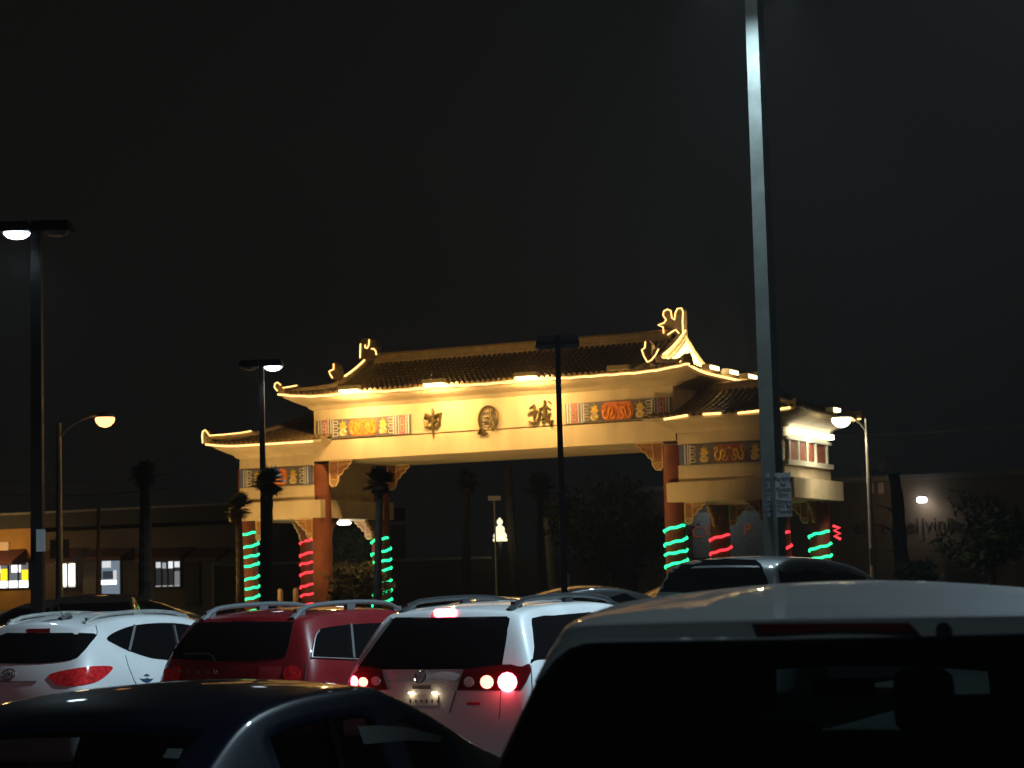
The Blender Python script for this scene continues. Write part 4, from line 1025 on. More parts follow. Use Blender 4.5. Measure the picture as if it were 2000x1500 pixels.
class Car:
    def __init__(s, name, label, cat, base, rz, p, m_body, group=None, glass=None, sub=2):
        s.root = thing(name, label, cat, base, rz, group); s.p = p; s.m = m_body
        me = car_shell(p, glass, sub); s.full = me
        s.M = Matrix.Translation(Vector(base)) @ Matrix.Rotation(rz, 4, 'Z'); s.Mi = s.M.inverted()
        b = split_mesh(me, 0, 'body', [m_body, M_BLACK]); s.body = link('body', b, s.root)
        bm = bmesh.new(); bm.from_mesh(me); s.bvh = BVHTree.FromBMesh(bm); bm.free()
        s.glassme = [split_mesh(me, k_, 'glass', [M_GLASSD]) for k_ in (1, 2)] if glass else None
    def hit(s, o, d):
        h = s.bvh.ray_cast(o, d, 60); return (h[0], h[1]) if h[0] is not None else None
    def px(s, x, y):
        o = s.Mi @ EYE; d = (s.Mi.to_3x3() @ ray(x, y)).normalized(); return s.hit(o, d)
    def _patch(s, poly, cast, off, m, name, step, parent, th, mirror):
        lo = [min(p[k] for p in poly) for k in (0, 1)]; hi = [max(p[k] for p in poly) for k in (0, 1)]
        vs = [Vector((p[0], p[1])) for p in poly]; ed = [(i, (i + 1) % len(poly)) for i in range(len(poly))]
        nx = int((hi[0] - lo[0]) / step); ny = int((hi[1] - lo[1]) / step)
        for i in range(1, nx + 1):
            for j in range(1, ny + 1): vs.append(Vector((lo[0] + i * (hi[0] - lo[0]) / (nx + 1), lo[1] + j * (hi[1] - lo[1]) / (ny + 1))))
        r = geometry.delaunay_2d_cdt(vs, ed, [list(range(len(poly)))], 1, 1e-5)
        P = [cast(v[0], v[1]) for v in r[0]]
        ok = [q is not None for q in P]; idx = {}; V_ = []
        for i, q in enumerate(P):
            if q: n = q[1] if q[1].dot(q[0] - Vector((s.p['cols'][-1] / 2, 0, .9))) > 0 else -q[1]; idx[i] = len(V_); V_.append(q[0] + n * off)
        F = [[idx[i] for i in f] for f in r[2] if all(ok[i] for i in f)]
        # drop triangles that stretch across silhouettes
        F = [f for f in F if max((V_[f[0]] - V_[f[1]]).length, (V_[f[1]] - V_[f[2]]).length, (V_[f[2]] - V_[f[0]]).length) < .9]
        outs = []
        for mir in ((1, -1) if mirror else (1,)):
            me = bpy.data.meshes.new(name); me.from_pydata([(v.x, v.y * mir, v.z) for v in V_], [], F)
            bm = bmesh.new(); bm.from_mesh(me); bmesh.ops.recalc_face_normals(bm, faces=bm.faces)
            cen = Vector((s.p['cols'][-1] / 2, 0, .9))
            bm.faces.ensure_lookup_table()
            sgn = sum((f.normal.dot(f.calc_center_median() - cen)) * f.calc_area() for f in bm.faces)
            if sgn < 0: bmesh.ops.reverse_faces(bm, faces=bm.faces)
            if th: bmesh.ops.solidify(bm, geom=bm.faces[:], thickness=th)
            for f in bm.faces: f.smooth = True
            bm.to_mesh(me); bm.free(); me.set_sharp_from_angle(angle=R(40)); me.materials.append(m)
            outs.append(link(name, me, parent or s.root))
        return outs[0]
    def patch(s, name, pts, m, off=.006, parent=None, smooth=3, step=9, th=.01, mirror=False):
        poly = smooth_poly(pts, smooth) if smooth else [Vector(q) for q in pts]
        return s._patch(poly, s.px, off, m, name, step, parent, th, mirror)
    def local(s, name, pts, m, axis, off=.006, parent=None, smooth=3, step=.12, th=.01, mirror=False):
        """axis: 'right' (pts x,z), 'rear' (pts y,z), 'front' (pts y,z), 'up' (pts x,y)"""
        poly = smooth_poly(pts, smooth) if smooth else [Vector(q) for q in pts]
        c = {'right': lambda a, b: s.hit(Vector((a, -5, b)), Vector((0, 1, 0))), 'rear': lambda a, b: s.hit(Vector((-5, a, b)), Vector((1, 0, 0))),
             'front': lambda a, b: s.hit(Vector((12, a, b)), Vector((-1, 0, 0))), 'up': lambda a, b: s.hit(Vector((a, b, 5)), Vector((0, 0, -1)))}[axis]
        return s._patch(poly, c, off, m, name, step, parent, th, mirror)
    def line(s, name, pts, r, m, off=.004, parent=None, n=4):
        P = []
        for a, b in zip(pts, pts[1:]):
            for i in range(6):
                h = s.px(lerp(a[0], b[0], i / 6), lerp(a[1], b[1], i / 6))
                if h: P.append(h[0] + h[1] * off)
        h = s.px(*pts[-1])
        if h: P.append(h[0] + h[1] * off)
        b_ = MB(); b_.tube(P, r, m, n); return b_.obj(name, parent or s.root)
    def at_px(s, x, y, off=.0):
        h = s.px(x, y); return h[0] + h[1] * off, h[1]
    def rails(s, x0, x1, y, m, h=.05, r=.018):
        for sg in (1, -1):
            def rz(x):
                q = s.hit(Vector((x, sg * y, 5)), Vector((0, 0, -1))); return q[0].z if q else table(x, s.p['roof'])
            P = []; n = 16
            for i in range(n + 1):
                f = i / n; x = x0 + (x1 - x0) * f; k = min(1, f * 7, (1 - f) * 7); k = k * (2 - k)
                P.append(Vector((x, sg * y, rz(x) - .012 + h * k)))
            b = MB(); b.tube(P, [r * (1.5 if i in (0, n) else 1.15 if i in (1, n - 1) else 1) for i in range(n + 1)], m, 8)
            o = b.obj('roof_rail', s.root, True)
            for f in (.06, .5, .94):
                x = x0 + (x1 - x0) * f; c = MB(); z = rz(x); c.box((x, sg * y, z + h * .35), (.16, r * 1.6, h * .9), m); c.obj('rail_foot', o)
    def wheels(s, r=.34):
        xs = s.p.get('axles', (.85, s.p['cols'][-1] - .95))
        for x in xs:
            for sg in (1, -1):
                y = sg * (s.p['W'] - .10)
                a = MB(); a.lathe([(r * .62, -.10), (r * .95, -.105), (r, -.06), (r, .06), (r * .95, .105), (r * .62, .10)], (0, 0, 0), M_TYRE, 20)
                w_ = link('wheel', a.mesh('wheel', True), s.root, (x, y, r), (R(90), 0, 0))
                q = MB(); q.lathe([(.05, .112), (r * .62, .10), (r * .62, -.10), (.05, -.112)], (0, 0, 0), M_RIM, 16)
                link('rim', q.mesh('rim', True), w_)
                f = MB(); f.lathe([(r * 1.14, -.02), (r * 1.14, .02)], (0, 0, 0), M_TRIM, 20)
                link('wheel_arch', f.mesh('wheel_arch'), s.root, (x, sg * (s.p['W'] - .005), r), (R(90), 0, 0))
    def screen(s):
        L = s.p['cols'][-1]; xw = s.p['ws']
        s.local('windscreen', [(xw[0], -.58), (xw[0], .58), (xw[1], .70), (xw[1], -.70)], M_GLASSD, 'up', smooth=0)
HEAD = R(64); LEFT = Vector((-math.cos(GA), math.sin(GA), 0)); FW = Vector((math.sin(GA), math.cos(GA), 0))
def base_from_corner(x, y, Y, half):
    c = at(x, y, Y) + LEFT * half; return Vector((c.x, c.y, 0))
M_WHITE = paint('white_car_paint', (.78, .79, .80)); M_REDC = paint('red_car_paint', (.20, .008, .012)); M_BLUEC = mat('navy_car_paint', (.010, .017, .050), rough=.36, spec=.3, coat=.5, noise=.1, nscale=1.7)
M_SILV = paint('silver_car_paint', (.17, .18, .18), .2); M_LTGREY = mat('light_grey_car_paint', (.40, .41, .40), rough=.45, coat=.3, noise=.10, nscale=1.7)
M_SPOILRED = mat('unlit_brake_strip', (.12, .006, .008), .25, coat=1)
ROWG = 'cars parked in the row before the gate'

# white crossover, far left
pT = dict(cols=[0, .28, .62, 1.1, 1.7, 2.25, 2.75, 3.2, 3.75, 4.3], W=.91, Wr=.60, xr=[.02, -.03, .0, .10, .34, .42], crown=.06, bow=.14,
          roof=[(0, 1.60), (.3, 1.655), (.8, 1.69), (1.5, 1.71), (2.2, 1.68), (2.75, 1.55), (3.2, 1.22), (3.75, 1.10), (4.3, .84)],
          belt=[(0, 1.20), (.6, 1.18), (1.4, 1.10), (2.6, 1.04), (3.2, 1.02), (4.3, .80)], ws=(2.68, 3.12), spoil=.85,
          plan=[(0, .95), (.3, .99), (.7, 1), (3.2, 1), (4.3, .80)])
cT = Car('crossover_car', 'white crossover with slanted red tail lamps and roof rails, partly out of frame at left', 'car', base_from_corner(158, 1330, 20.5, .88), HEAD, pT, M_WHITE, ROWG)
# red off-roader
pR = dict(cols=[0, .26, .62, 1.1, 1.7, 2.3, 2.8, 3.25, 3.8, 4.4], W=.925, Wr=.655, xr=[.0, -.03, .0, .07, .26, .34], crown=.05, bow=.09,
          roof=[(0, 1.655), (.3, 1.69), (.8, 1.71), (1.6, 1.72), (2.3, 1.69), (2.8, 1.56), (3.25, 1.16), (3.8, 1.08), (4.4, .86)],
          belt=[(0, 1.20), (1.0, 1.16), (2.6, 1.08), (3.25, 1.04), (4.4, .82)], ws=(2.72, 3.18), spoil=.6, plan=[(0, 1.0), (.3, 1.01), (3.2, 1), (4.4, .82)])
cR = Car('offroad_car', 'dark red sport utility car with grey roof rails and round tail lamps', 'car', base_from_corner(604, 1320, 19.7, .90), HEAD, pR, M_REDC, ROWG)
# white minivan with lit brake lamps
pV = dict(cols=[0, .26, .62, 1.15, 1.9, 2.6, 3.2, 3.75, 4.4, 5.0], W=1.0, Wr=.70, xr=[-.02, -.04, .0, .06, .30, .40], crown=.045, bow=.09,
          roof=[(0, 1.675), (.3, 1.71), (.8, 1.73), (1.8, 1.745), (2.6, 1.72), (3.2, 1.58), (3.75, 1.2), (4.4, 1.08), (5.0, .84)],
          belt=[(0, 1.13), (1.0, 1.10), (2.6, 1.05), (3.75, 1.02), (5.0, .8)], ws=(3.1, 3.68), spoil=.9, plan=[(0, 1.0), (.3, 1.01), (3.8, 1), (5.0, .82)])
cV = Car('minivan', 'white minivan with glowing red brake lamps and dark roof rails', 'van', base_from_corner(1036, 1330, 18.2, .97), HEAD, pV, M_WHITE, ROWG)
for c in (cT, cR, cV): c.wheels(); c.screen()

# white crossover details
cT.patch('rear_window', [(-120, 1294), (-150, 1252), (-135, 1238), (-60, 1236), (53, 1237), (160, 1237), (187, 1240), (176, 1257), (160, 1276), (141, 1289), (80, 1296), (0, 1296)], M_GLASSD)
sw = cT.patch('side_window', [(208, 1247), (232, 1231), (267, 1221), (320, 1217), (373, 1222), (440, 1245), (470, 1275), (470, 1296), (400, 1299), (323, 1289), (293, 1285), (253, 1272), (227, 1260)], M_GLASSD, mirror=True)
cT.line('window_pillar', [(262, 1222), (251, 1271)], .02, mat('grey_window_trim', (.12, .12, .12), .5), .006, sw)
cT.line('window_pillar', [(338, 1222), (352, 1290)], .022, mat('grey_window_trim', (.12, .12, .12), .5), .004, sw)
cT.patch('brake_lamp', [(53, 1229), (98, 1228), (98, 1236), (55, 1237)], M_SPOILRED, smooth=0, step=6)
LT = [(95, 1320), (115, 1312), (160, 1304), (195, 1301), (219, 1303), (211, 1316), (187, 1332), (149, 1340), (115, 1339), (100, 1329)]
cT.patch('tail_lamp', LT, M_LENS, .008, mirror=True)
cT.line('door_seam', [(245, 1280), (250, 1300), (262, 1330), (275, 1350)], .005, M_TRIM, .001)
cT.line('door_seam', [(187, 1222), (190, 1234), (188, 1242)], .005, M_TRIM, .001)
cT.line('handle_crease', [(-60, 1331), (72, 1331)], .008, mat('seam_grey', (.15, .13, .13), .6), .001)
cT.rails(.55, 2.35, .50, M_GALV, .045, .02)
q, n = cT.at_px(124, 1209); a = MB(); a.tube([(q.x - .05, q.y, q.z - .01), (q.x + .08, q.y, q.z + .03), (q.x + .14, q.y, q.z)], [.035, .04, .02], M_BLACK, 6); a.tube([(q.x, q.y, q.z + .02), (q.x - .10, q.y + .02, q.z + .18)], [.006, .003], M_BLACK, 4); a.obj('aerial', cT.root)
cT.patch('roof_panel', [(78, 1215), (98, 1210), (138, 1205), (140, 1209), (96, 1214)], M_BLACK, .003, smooth=0, step=6, th=0)
def emblem(car, x, y, r, kind, m=M_CHROME):
    h = car.px(x, y)
    if not h: return
    n = h[1] if h[1].x < 0 else -h[1]
    t = Vector((0, -1, 0)); t = (t - n * t.dot(n)).normalized(); u = n.cross(t).normalized()
    if u.z < 0: u = -u
    P = lambda a, b, o=.012: h[0] + n * o + t * a * r + u * b * r
    e = MB(); e.tube([P(math.cos(q) * (1.2 if kind == 'H' else 1), math.sin(q) * (.8 if kind == 'H' else 1)) for q in [i * math.pi / 10 for i in range(21)]], r * .12, m, 5)
    if kind == 'H':
        for l in (((-.62, -.6), (-.36, .62)), ((.36, -.62), (.62, .6)), ((-.46, -.05), (.46, .08))): e.tube([P(*l[0]), P(*l[1])], r * .13, m, 5)
    else:
        e.tube([P(-.38, .88), P(0, .1), P(.38, .88)], r * .10, m, 5); e.tube([P(-.86, .42), P(-.42, -.86), P(0, .02), P(.42, -.86), P(.86, .42)], r * .10, m, 5)
    return e.obj('emblem', car.root)
emblem(cT, 18, 1318, .07, 'H', mat('dull_chrome', (.35, .3, .3), .3, metal=.8))
cT.patch('wing_badge', [(272, 1325), (281, 1326), (287, 1324), (293, 1326), (300, 1325), (294, 1331), (287, 1334), (279, 1331)], mat('navy_badge', (.03, .06, .12), .4), .004, smooth=0, step=4, th=.004)
cT.patch('wing_badge', [(281, 1319), (286, 1316), (292, 1319), (291, 1321), (282, 1321)], mat('navy_badge', (.03, .06, .12), .4), .004, smooth=0, step=4, th=.004)

# red car details
cR.patch('rear_window', [(379, 1224), (392, 1217), (410, 1216), (500, 1215), (569, 1215), (572, 1219), (566, 1250), (558, 1279), (548, 1285), (497, 1290), (415, 1291), (345, 1287), (331, 1283), (352, 1256)], M_GLASSD, smooth=2)
sw = cR.patch('side_window', [(608, 1284), (611, 1262), (615, 1242), (622, 1232), (632, 1227), (683, 1220), (759, 1217), (850, 1220), (900, 1250), (905, 1290), (850, 1293), (760, 1290), (690, 1287), (630, 1286)], M_GLASSD, mirror=True)
cR.line('window_pillar', [(683, 1220), (689, 1286)], .025, mat('grey_window_trim', (.12, .12, .12), .5), .006, sw)
cR.line('window_trim', [(608, 1285), (611, 1262), (615, 1242), (622, 1232)], .008, mat('bright_trim', (.5, .5, .5), .3, metal=.7), .012, sw)
cR.line('window_trim', [(608, 1285), (690, 1288), (700, 1288)], .008, mat('bright_trim', (.5, .5, .5), .3, metal=.7), .012, sw)
cR.patch('tail_lamp', [(314, 1307), (321, 1300), (346, 1300), (352, 1303), (350, 1328), (318, 1330)], M_LENS, .01, smooth=0, mirror=False)
cR.patch('reverse_lamp', [(318, 1331), (351, 1329), (352, 1346), (322, 1348)], M_LENSC, .008, smooth=0)
def disc(car, name, x, y, r, m, off=.012, parent=None, sx=1.0):
    return car.patch(name, [(x + r * sx * math.cos(i * .5236), y + r * math.sin(i * .5236)) for i in range(12)], m, off, parent, 0, max(3, r / 1.5))
disc(cR, 'tail_lamp', 571, 1317, 17, M_LENS); disc(cR, 'reverse_lamp', 568, 1338, 13, M_LENSC, .010)
cR.patch('sticker_panel', [(505, 1302), (548, 1302), (548, 1340), (505, 1340)], mat('pale_red_sticker', (.34, .03, .035), .4), .004, smooth=0)
cR.patch('licence_plate', [(404, 1332), (456, 1333), (456, 1345), (404, 1344)], mat('plate_silver', (.4, .36, .36), .5), .006, smooth=0)
cR.rails(.3, 2.5, .53, mat('rail_grey', (.20, .22, .23), .4, metal=.4), .075, .026)
cR.line('rear_wiper', [(360, 1279), (410, 1278), (417, 1283), (425, 1296)], .009, M_BLACK, .02)
cR.line('panel_seam', [(599, 1296), (596, 1320), (594, 1345)], .006, M_TRIM, .001)
for i, ch in enumerate('VIUNU'):
    h = cR.px(352 + i * 17.5, 1313)
    if h:
        me = text_mesh(ch, .06, .004, m=mat('dull_chrome', (.35, .3, .3), .3, metal=.8)); o = link('lettering', me, cR.root, h[0] + Vector((-.012, 0, 0)), (R(90), 0, R(-90)))
# minivan details
cV.patch('rear_window', [(767, 1209), (780, 1207), (880, 1206), (990, 1205), (996, 1209), (988, 1258), (981, 1299), (950, 1304), (908, 1307), (830, 1308), (749, 1308), (702, 1301), (735, 1254)], M_GLASSD, smooth=1)
cV.line('window_seal', [(701, 1299), (735, 1252), (766, 1209)], .012, mat('bright_trim', (.5, .5, .5), .3, metal=.7), .008)
cV.patch('side_window', [(1038, 1208), (1060, 1203), (1150, 1196), (1280, 1194), (1360, 1220), (1380, 1290), (1250, 1296), (1120, 1296), (1036, 1296)], M_GLASSD, smooth=1, mirror=True)
dk = mat('dark_red_lens', (.10, .004, .006), .15, coat=1, spec=.6)
lo_ = cV.patch('tail_lamp', [(683, 1318), (701, 1302), (722, 1303), (746, 1308), (752, 1328), (758, 1347), (722, 1349), (688, 1349), (683, 1335)], dk, .012, smooth=0)
ro_ = cV.patch('tail_lamp', [(907, 1308), (940, 1304), (981, 1299), (1034, 1298), (1037, 1312), (1028, 1334), (1015, 1349), (950, 1349), (893, 1349), (899, 1328)], dk, .012, smooth=0)
BR = glow('brake_lamp_lit', (1, .10, .14), 16); TN = glow('turn_lamp_lit', (1, .22, .16), 5)
disc(cV, 'brake_bulb', 694, 1333, 12, BR, .018, lo_, .55); disc(cV, 'turn_bulb', 711, 1333, 9, TN, .018, lo_); disc(cV, 'reverse_bulb', 736, 1331, 9, M_LENSC, .018, lo_)
disc(cV, 'brake_bulb', 992, 1333, 19, BR, .018, ro_); disc(cV, 'turn_bulb', 952, 1333, 13, TN, .018, ro_); disc(cV, 'reverse_bulb', 917, 1333, 10, M_LENSC, .018, ro_)
cV.patch('high_brake_lamp', [(848, 1195), (853, 1192), (888, 1191), (893, 1194), (891, 1203), (886, 1205), (854, 1206), (849, 1203)], BR, .014, smooth=0, step=5)
h = cV.at_px(992, 1333)[0]; light('POINT', 'brake_glow', h + Vector((-.12, 0, 0)), 1.4, (1, .06, .08), cV.root, size=.05)
h = cV.at_px(694, 1333)[0]; light('POINT', 'brake_glow', h + Vector((-.12, 0, 0)), 2.0, (1, .06, .08), cV.root, size=.05)
emblem(cV, 822, 1323, .058, 'V')
cV.line('tailgate_crease', [(754, 1331), (895, 1329)], .005, mat('seam_grey', (.15, .13, .13), .6), .001)
cV.line('tailgate_seam', [(891, 1350), (884, 1370), (878, 1392)], .006, M_TRIM, .001)
cV.line('bumper_seam', [(978, 1350), (976, 1395), (974, 1404)], .005, mat('seam_grey', (.15, .13, .13), .6), .001)
pl = cV.patch('licence_plate', [(801, 1357), (857, 1357), (857, 1378), (801, 1378)], mat('plate_white', (.6, .6, .58), .5), .014, smooth=0)
h = cV.px(830, 1369)
if h:
    q = MB()
    for k in range(6): q.box((-.018, .14 - .056 * k, 0), (.003, .014, .034 - .007 * (k % 3)), M_INK)
    q.obj('worn_characters', pl, loc=h[0])
for x in (806, 852):
    h = cV.px(x, 1353) or cV.px(x, 1345)
    b_ = MB(); b_.box((0, 0, 0), (.02, .05, .015), glow('plate_lamp', (1, .8, .5), 6)); b_.obj('plate_lamp', cV.root, loc=h[0] + Vector((-.03, 0, 0)))
    light('POINT', 'plate_light', h[0] + Vector((-.05, 0, -.01)), .13, (1, .72, .40), cV.root, size=.02)
cV.line('door_seam', [(1037, 1300), (1040, 1350), (1044, 1400)], .005, mat('seam_grey', (.15, .13, .13), .6), .001)
cV.line('spoiler_seam', [(772, 1207), (850, 1207.5), (990, 1205)], .006, M_TRIM, .002)
cV.patch('door_handle', [(806, 1341), (842, 1341), (842, 1346), (806, 1346)], mat('seam_grey', (.15, .13, .13), .6), .008, smooth=0, step=4)
cV.patch('bumper_reflector', [(912, 1372), (938, 1372), (938, 1377), (912, 1377)], M_LENS, .006, smooth=0, step=4)
cR.line('door_seam', [(690, 1288), (694, 1340), (699, 1380)], .005, M_TRIM, .001)
cR.patch('door_handle', [(704, 1300), (728, 1301), (728, 1306), (704, 1305)], M_REDC, .022, smooth=0, step=4)
cR.patch('high_brake_lamp', [(455, 1212), (500, 1212), (500, 1215), (455, 1215)], M_SPOILRED, .006, smooth=0, step=4)
cV.rails(.45, 3.0, .56, mat('rail_dark', (.05, .055, .06), .35, metal=.4), .075, .026)

# navy saloon, lower left: see-through cabin
T_SED = tinted('cabin_glass', (.30, .33, .33)); T_VAN = tinted('privacy_glass', (.47, .56, .56)); T_SIDE = mat('deep_tint_glass', (.006, .006, .007), rough=.5, spec=.02); M_CABIN = mat('dark_cabin_trim', (.025, .025, .027), .85)
M_SEAT = mat('charcoal_seat_cloth', (.03, .03, .032), .9, bump=.3)
def hollow(car, m_glass, names):
    """give a car whose windows were cut out of the shell an inner lining, and its panes"""
    md = car.body.modifiers.new('lining', 'SOLIDIFY'); md.thickness = .035; md.offset = -1; md.material_offset = 1; md.material_offset_rim = 1
    car.body.data.materials[1] = M_CABIN
    for gi, gm in enumerate(car.glassme):
        bm = bmesh.new(); bm.from_mesh(gm)
        bmesh.ops.remove_doubles(bm, verts=bm.verts, dist=1e-4)
        seen = set(); bm.faces.ensure_lookup_table()
        for f in bm.faces:
            if f in seen: continue
            st = [f]; grp = []; seen.add(f)
            while st:
                q = st.pop(); grp.append(q)
                for e in q.edges:
                    for r in e.link_faces:
                        if r not in seen: seen.add(r); st.append(r)
            vs = {}; V_ = []; F = []
            for q in grp:
                idx = []
                for v in q.verts:
                    if v not in vs: vs[v] = len(V_); V_.append(v.co - v.normal * .004)
                    idx.append(vs[v])
                F.append(idx)
            me = bpy.data.meshes.new('pane'); me.from_pydata(V_, [], F); me.materials.append(names if gi == 1 else m_glass)
            me.polygons.foreach_set('use_smooth', [True] * len(F))
            c = sum(V_, Vector()) / len(V_)
            link('side_window' if gi == 1 else ('rear_window' if c.x < 1.1 else 'windscreen'), me, car.root)
        bm.free()
def rbox(name, parent, c, d, m, bev=.05, tilt=0):
    bm = bmesh.new(); bmesh.ops.create_cube(bm, size=1)
    for v in bm.verts: v.co = Vector((v.co.x * d[0], v.co.y * d[1], v.co.z * d[2]))
    bmesh.ops.bevel(bm, geom=bm.edges[:], offset=bev, segments=3, affect='EDGES', profile=.6)
    me = bpy.data.meshes.new(name); bm.to_mesh(me); bm.free(); me.materials.append(m)
    me.polygons.foreach_set('use_smooth', [True] * len(me.polygons))
    return link(name, me, parent, c, (0, tilt, 0))
def seat(car, x, y, zb, w_=.5, back=.62, head=True):
    s_ = rbox('seat', car.root, (x + .12, y, zb), (.52, w_, .16), M_SEAT)
    rbox('seat_back', s_, (-.32, 0, back / 2 + .02), (.15, w_ * .94, back), M_SEAT, .06, R(-12))
    if head: rbox('headrest', s_, (-.42, 0, back + .14), (.11, w_ * .5, .19), M_SEAT, .05, R(-10))
    return s_
pS = dict(cols=[0, .22, .42, .80, 1.05, 1.50, 2.20, 2.30, 3.00, 3.35, 4.0, 4.75], W=.95, Wr=.74, xr=[.05, 0, 0, .0, .0, .0], fall=.6, crown=.05, bow=.12, redge=.4,
          roof=[(0, 1.02), (.22, 1.06), (.42, 1.14), (.8, 1.35), (1.05, 1.43), (1.5, 1.48), (2.0, 1.49), (2.3, 1.465), (2.8, 1.36), (3.35, 1.10), (4.0, .98), (4.75, .74)],
          belt=[(0, .96), (.75, .99), (1.4, .97), (3.05, .92), (4.75, .7)], rowz=(.25, .5, .75),
          plan=[(0, .90), (.75, .98), (1.3, 1), (3.3, 1), (4.75, .78)])
def gS(side, a, b):
    if side == 'top': return 1 if (1 <= b <= 4 and a == 2) or (1 <= b <= 4 and a in (7, 8)) else 0
    if side in ('left', 'right'): return 2 if b == 3 and a in (4, 5, 7) else 0
    return 0
SH_ = R(90 - 21)
sb_ = at(470, 1440, 8.9); fwS = Vector((math.cos(SH_), math.sin(SH_), 0)); lfS = Vector((-fwS.y, fwS.x, 0))
cS = Car('saloon_car', 'dark navy saloon seen from behind across its roof at the lower left', 'car', Vector((sb_.x, sb_.y, 0)) + lfS * .72 - fwS * .95, SH_, pS, M_BLUEC, None, gS)
hollow(cS, T_SED, T_SED); cS.wheels(.32)
for y in (.37, -.37): seat(cS, 2.05, y, .52); 
seat(cS, 1.25, 0, .50, 1.2, .5, False)
rbox('parcel_shelf', cS.root, (.80, 0, .95), (.5, 1.05, .03), M_CABIN, .01); rbox('dashboard', cS.root, (3.0, 0, .86), (.4, 1.3, .22), M_CABIN, .05)
fl = MB(); fl.bb(.3, 3.4, -.7, .7, .28, .31, M_CABIN); fl.obj('cabin_floor', cS.root)
cS.patch('paper_sheet', [(328, 1463), (358, 1464), (349, 1483), (318, 1481)], mat('grey_paper', (.25, .27, .27), .7), .004, smooth=0, th=.002)
cS.patch('see_through_strip', [(697, 1419), (740, 1417), (790, 1421), (862, 1438), (856, 1450), (710, 1454)], mat('pale_see_through', (.15, .16, .155), .7, noise=.2), .004, smooth=0, th=.003)  # pale patch on the glass standing in for the view through the cabin
cS.line('door_frame', [(642, 1400), (652, 1440), (668, 1500)], .02, M_TRIM, .004)
for sg in (1, -1):
    cS.local('tail_lamp', [(sg * .50, .72), (sg * .84, .74), (sg * .83, .88), (sg * .55, .88)], M_LENS, 'rear', smooth=0)

# big light grey van, lower right
pN = dict(cols=[0, .30, .55, 1.35, 1.45, 2.35, 2.45, 3.30, 3.50, 4.05, 4.5, 5.1], W=1.08, Wr=.70, xr=[-.02, -.04, .0, .05, .30, .32], fall=1.3, crown=.055, bow=.10, spoil=1.0, gcrease=1.0, crown0=.1, gtop=.925, redge=.2,
          roof=[(0, 1.845), (.3, 1.862), (.8, 1.878), (1.6, 1.888), (2.6, 1.885), (3.3, 1.75), (4.05, 1.22), (4.5, 1.10), (5.1, .84)],
          belt=[(0, 1.12), (1.3, 1.08), (3.3, 1.02), (4.05, 1.0), (5.1, .78)], plan=[(0, 1), (.3, 1.01), (3.6, 1), (5.1, .82)])
def gN(side, a, b):
    if side == 'rear': return 1 if b == 3 and 0 <= a <= 5 else 0
    if side in ('left', 'right'): return 2 if b == 3 and a in (0, 1, 2, 4, 6) else 0
    if side == 'top': return 1 if 1 <= b <= 4 and a in (8,) else 0
    return 0
NH = R(90 - 9); fwN = Vector((math.cos(NH), math.sin(NH), 0)); lfN = Vector((-fwN.y, fwN.x, 0))
nb = at(1640, 1232, 5.15)
cN = Car('minivan', 'large pale grey minivan with black rear glass filling the lower right corner', 'van', Vector((nb.x, nb.y, 0)) - fwN * .30, NH, pN, M_LTGREY, None, gN)
hollow(cN, T_VAN, T_SIDE); cN.wheels(.35)
for y in (.45, -.45): seat(cN, 2.75, y, .62, .54, .66)
seat(cN, 1.75, .36, .62, .64, .86); seat(cN, 1.75, -.24, .62, .36, .80)
seat(cN, .85, 0, .60, 1.3, .5, False)
for y in (.38, -.38): rbox('headrest', cN.root, (.42, y, 1.26), (.1, .28, .18), M_SEAT, .05)
rbox('dashboard', cN.root, (3.62, 0, .95), (.5, 1.5, .24), M_CABIN, .06)
fl = MB(); fl.bb(.2, 3.9, -.8, .8, .34, .37, M_CABIN); fl.obj('cabin_floor', cN.root)
w_ = MB(); w_.tube([(.17 * 0, .19 * math.cos(a), .19 * math.sin(a)) for a in [i * math.pi / 10 for i in range(21)]], .016, M_CABIN, 6); wo = w_.obj('steering_wheel', cN.root, loc=(3.28, .45, 1.08)); wo.rotation_euler = (0, R(-25), 0)
mi_ = rbox('rear_mirror', cN.root, (3.35, 0, 1.50), (.03, .24, .07), M_CABIN, .012)
cN.patch('brake_lamp', [(1476, 1221), (1770, 1219), (1790, 1236), (1488, 1240)], M_SPOILRED, .006, smooth=0, step=14)
cN.patch('lamp_surround', [(1468, 1219.5), (1776, 1217.5), (1800, 1243), (1478, 1246)], M_BLACK, .003, smooth=0, step=14)
disc(cN, 'camera_pod', 1842, 1236, 15, M_BLACK, .012)
for x0, y0, x1, y1 in ((1140, 1240, 1128, 1243),): pass

# tall silver off-roader beyond it
pB = dict(cols=[0, .28, .62, 1.2, 2.1, 3.0, 3.6, 4.2, 4.8, 5.5], W=1.02, Wr=.78, xr=[0, -.02, 0, .10, .36, .46], crown=.05, bow=.08, spoil=.5,
          roof=[(0, 1.93), (.3, 2.02), (.8, 2.06), (1.6, 2.06), (2.6, 2.0), (3.4, 1.86), (4.2, 1.46), (4.8, 1.3), (5.5, 1.04)],
          belt=[(0, 1.36), (1.0, 1.34), (3.0, 1.28), (4.2, 1.24), (5.5, 1.0)], ws=(3.45, 4.1), rowz=(.36, .7, 1.05))
BH = R(90 - 32); bb_ = at(1378, 1120, 25.5)
cB = Car('offroad_car', 'tall silver off-roader with black rear glass peeking over the grey minivan roof', 'car', Vector((bb_.x, bb_.y, gz(bb_.y))), BH, pB, M_SILV)
cB.wheels(.4); cB.screen()
cB.patch('rear_window', [(1262, 1150), (1285, 1118), (1312, 1096), (1336, 1081), (1375, 1076), (1402, 1079), (1412, 1092), (1476, 1094), (1490, 1106), (1506, 1150), (1380, 1165), (1262, 1165)], M_GLASSD, smooth=0)
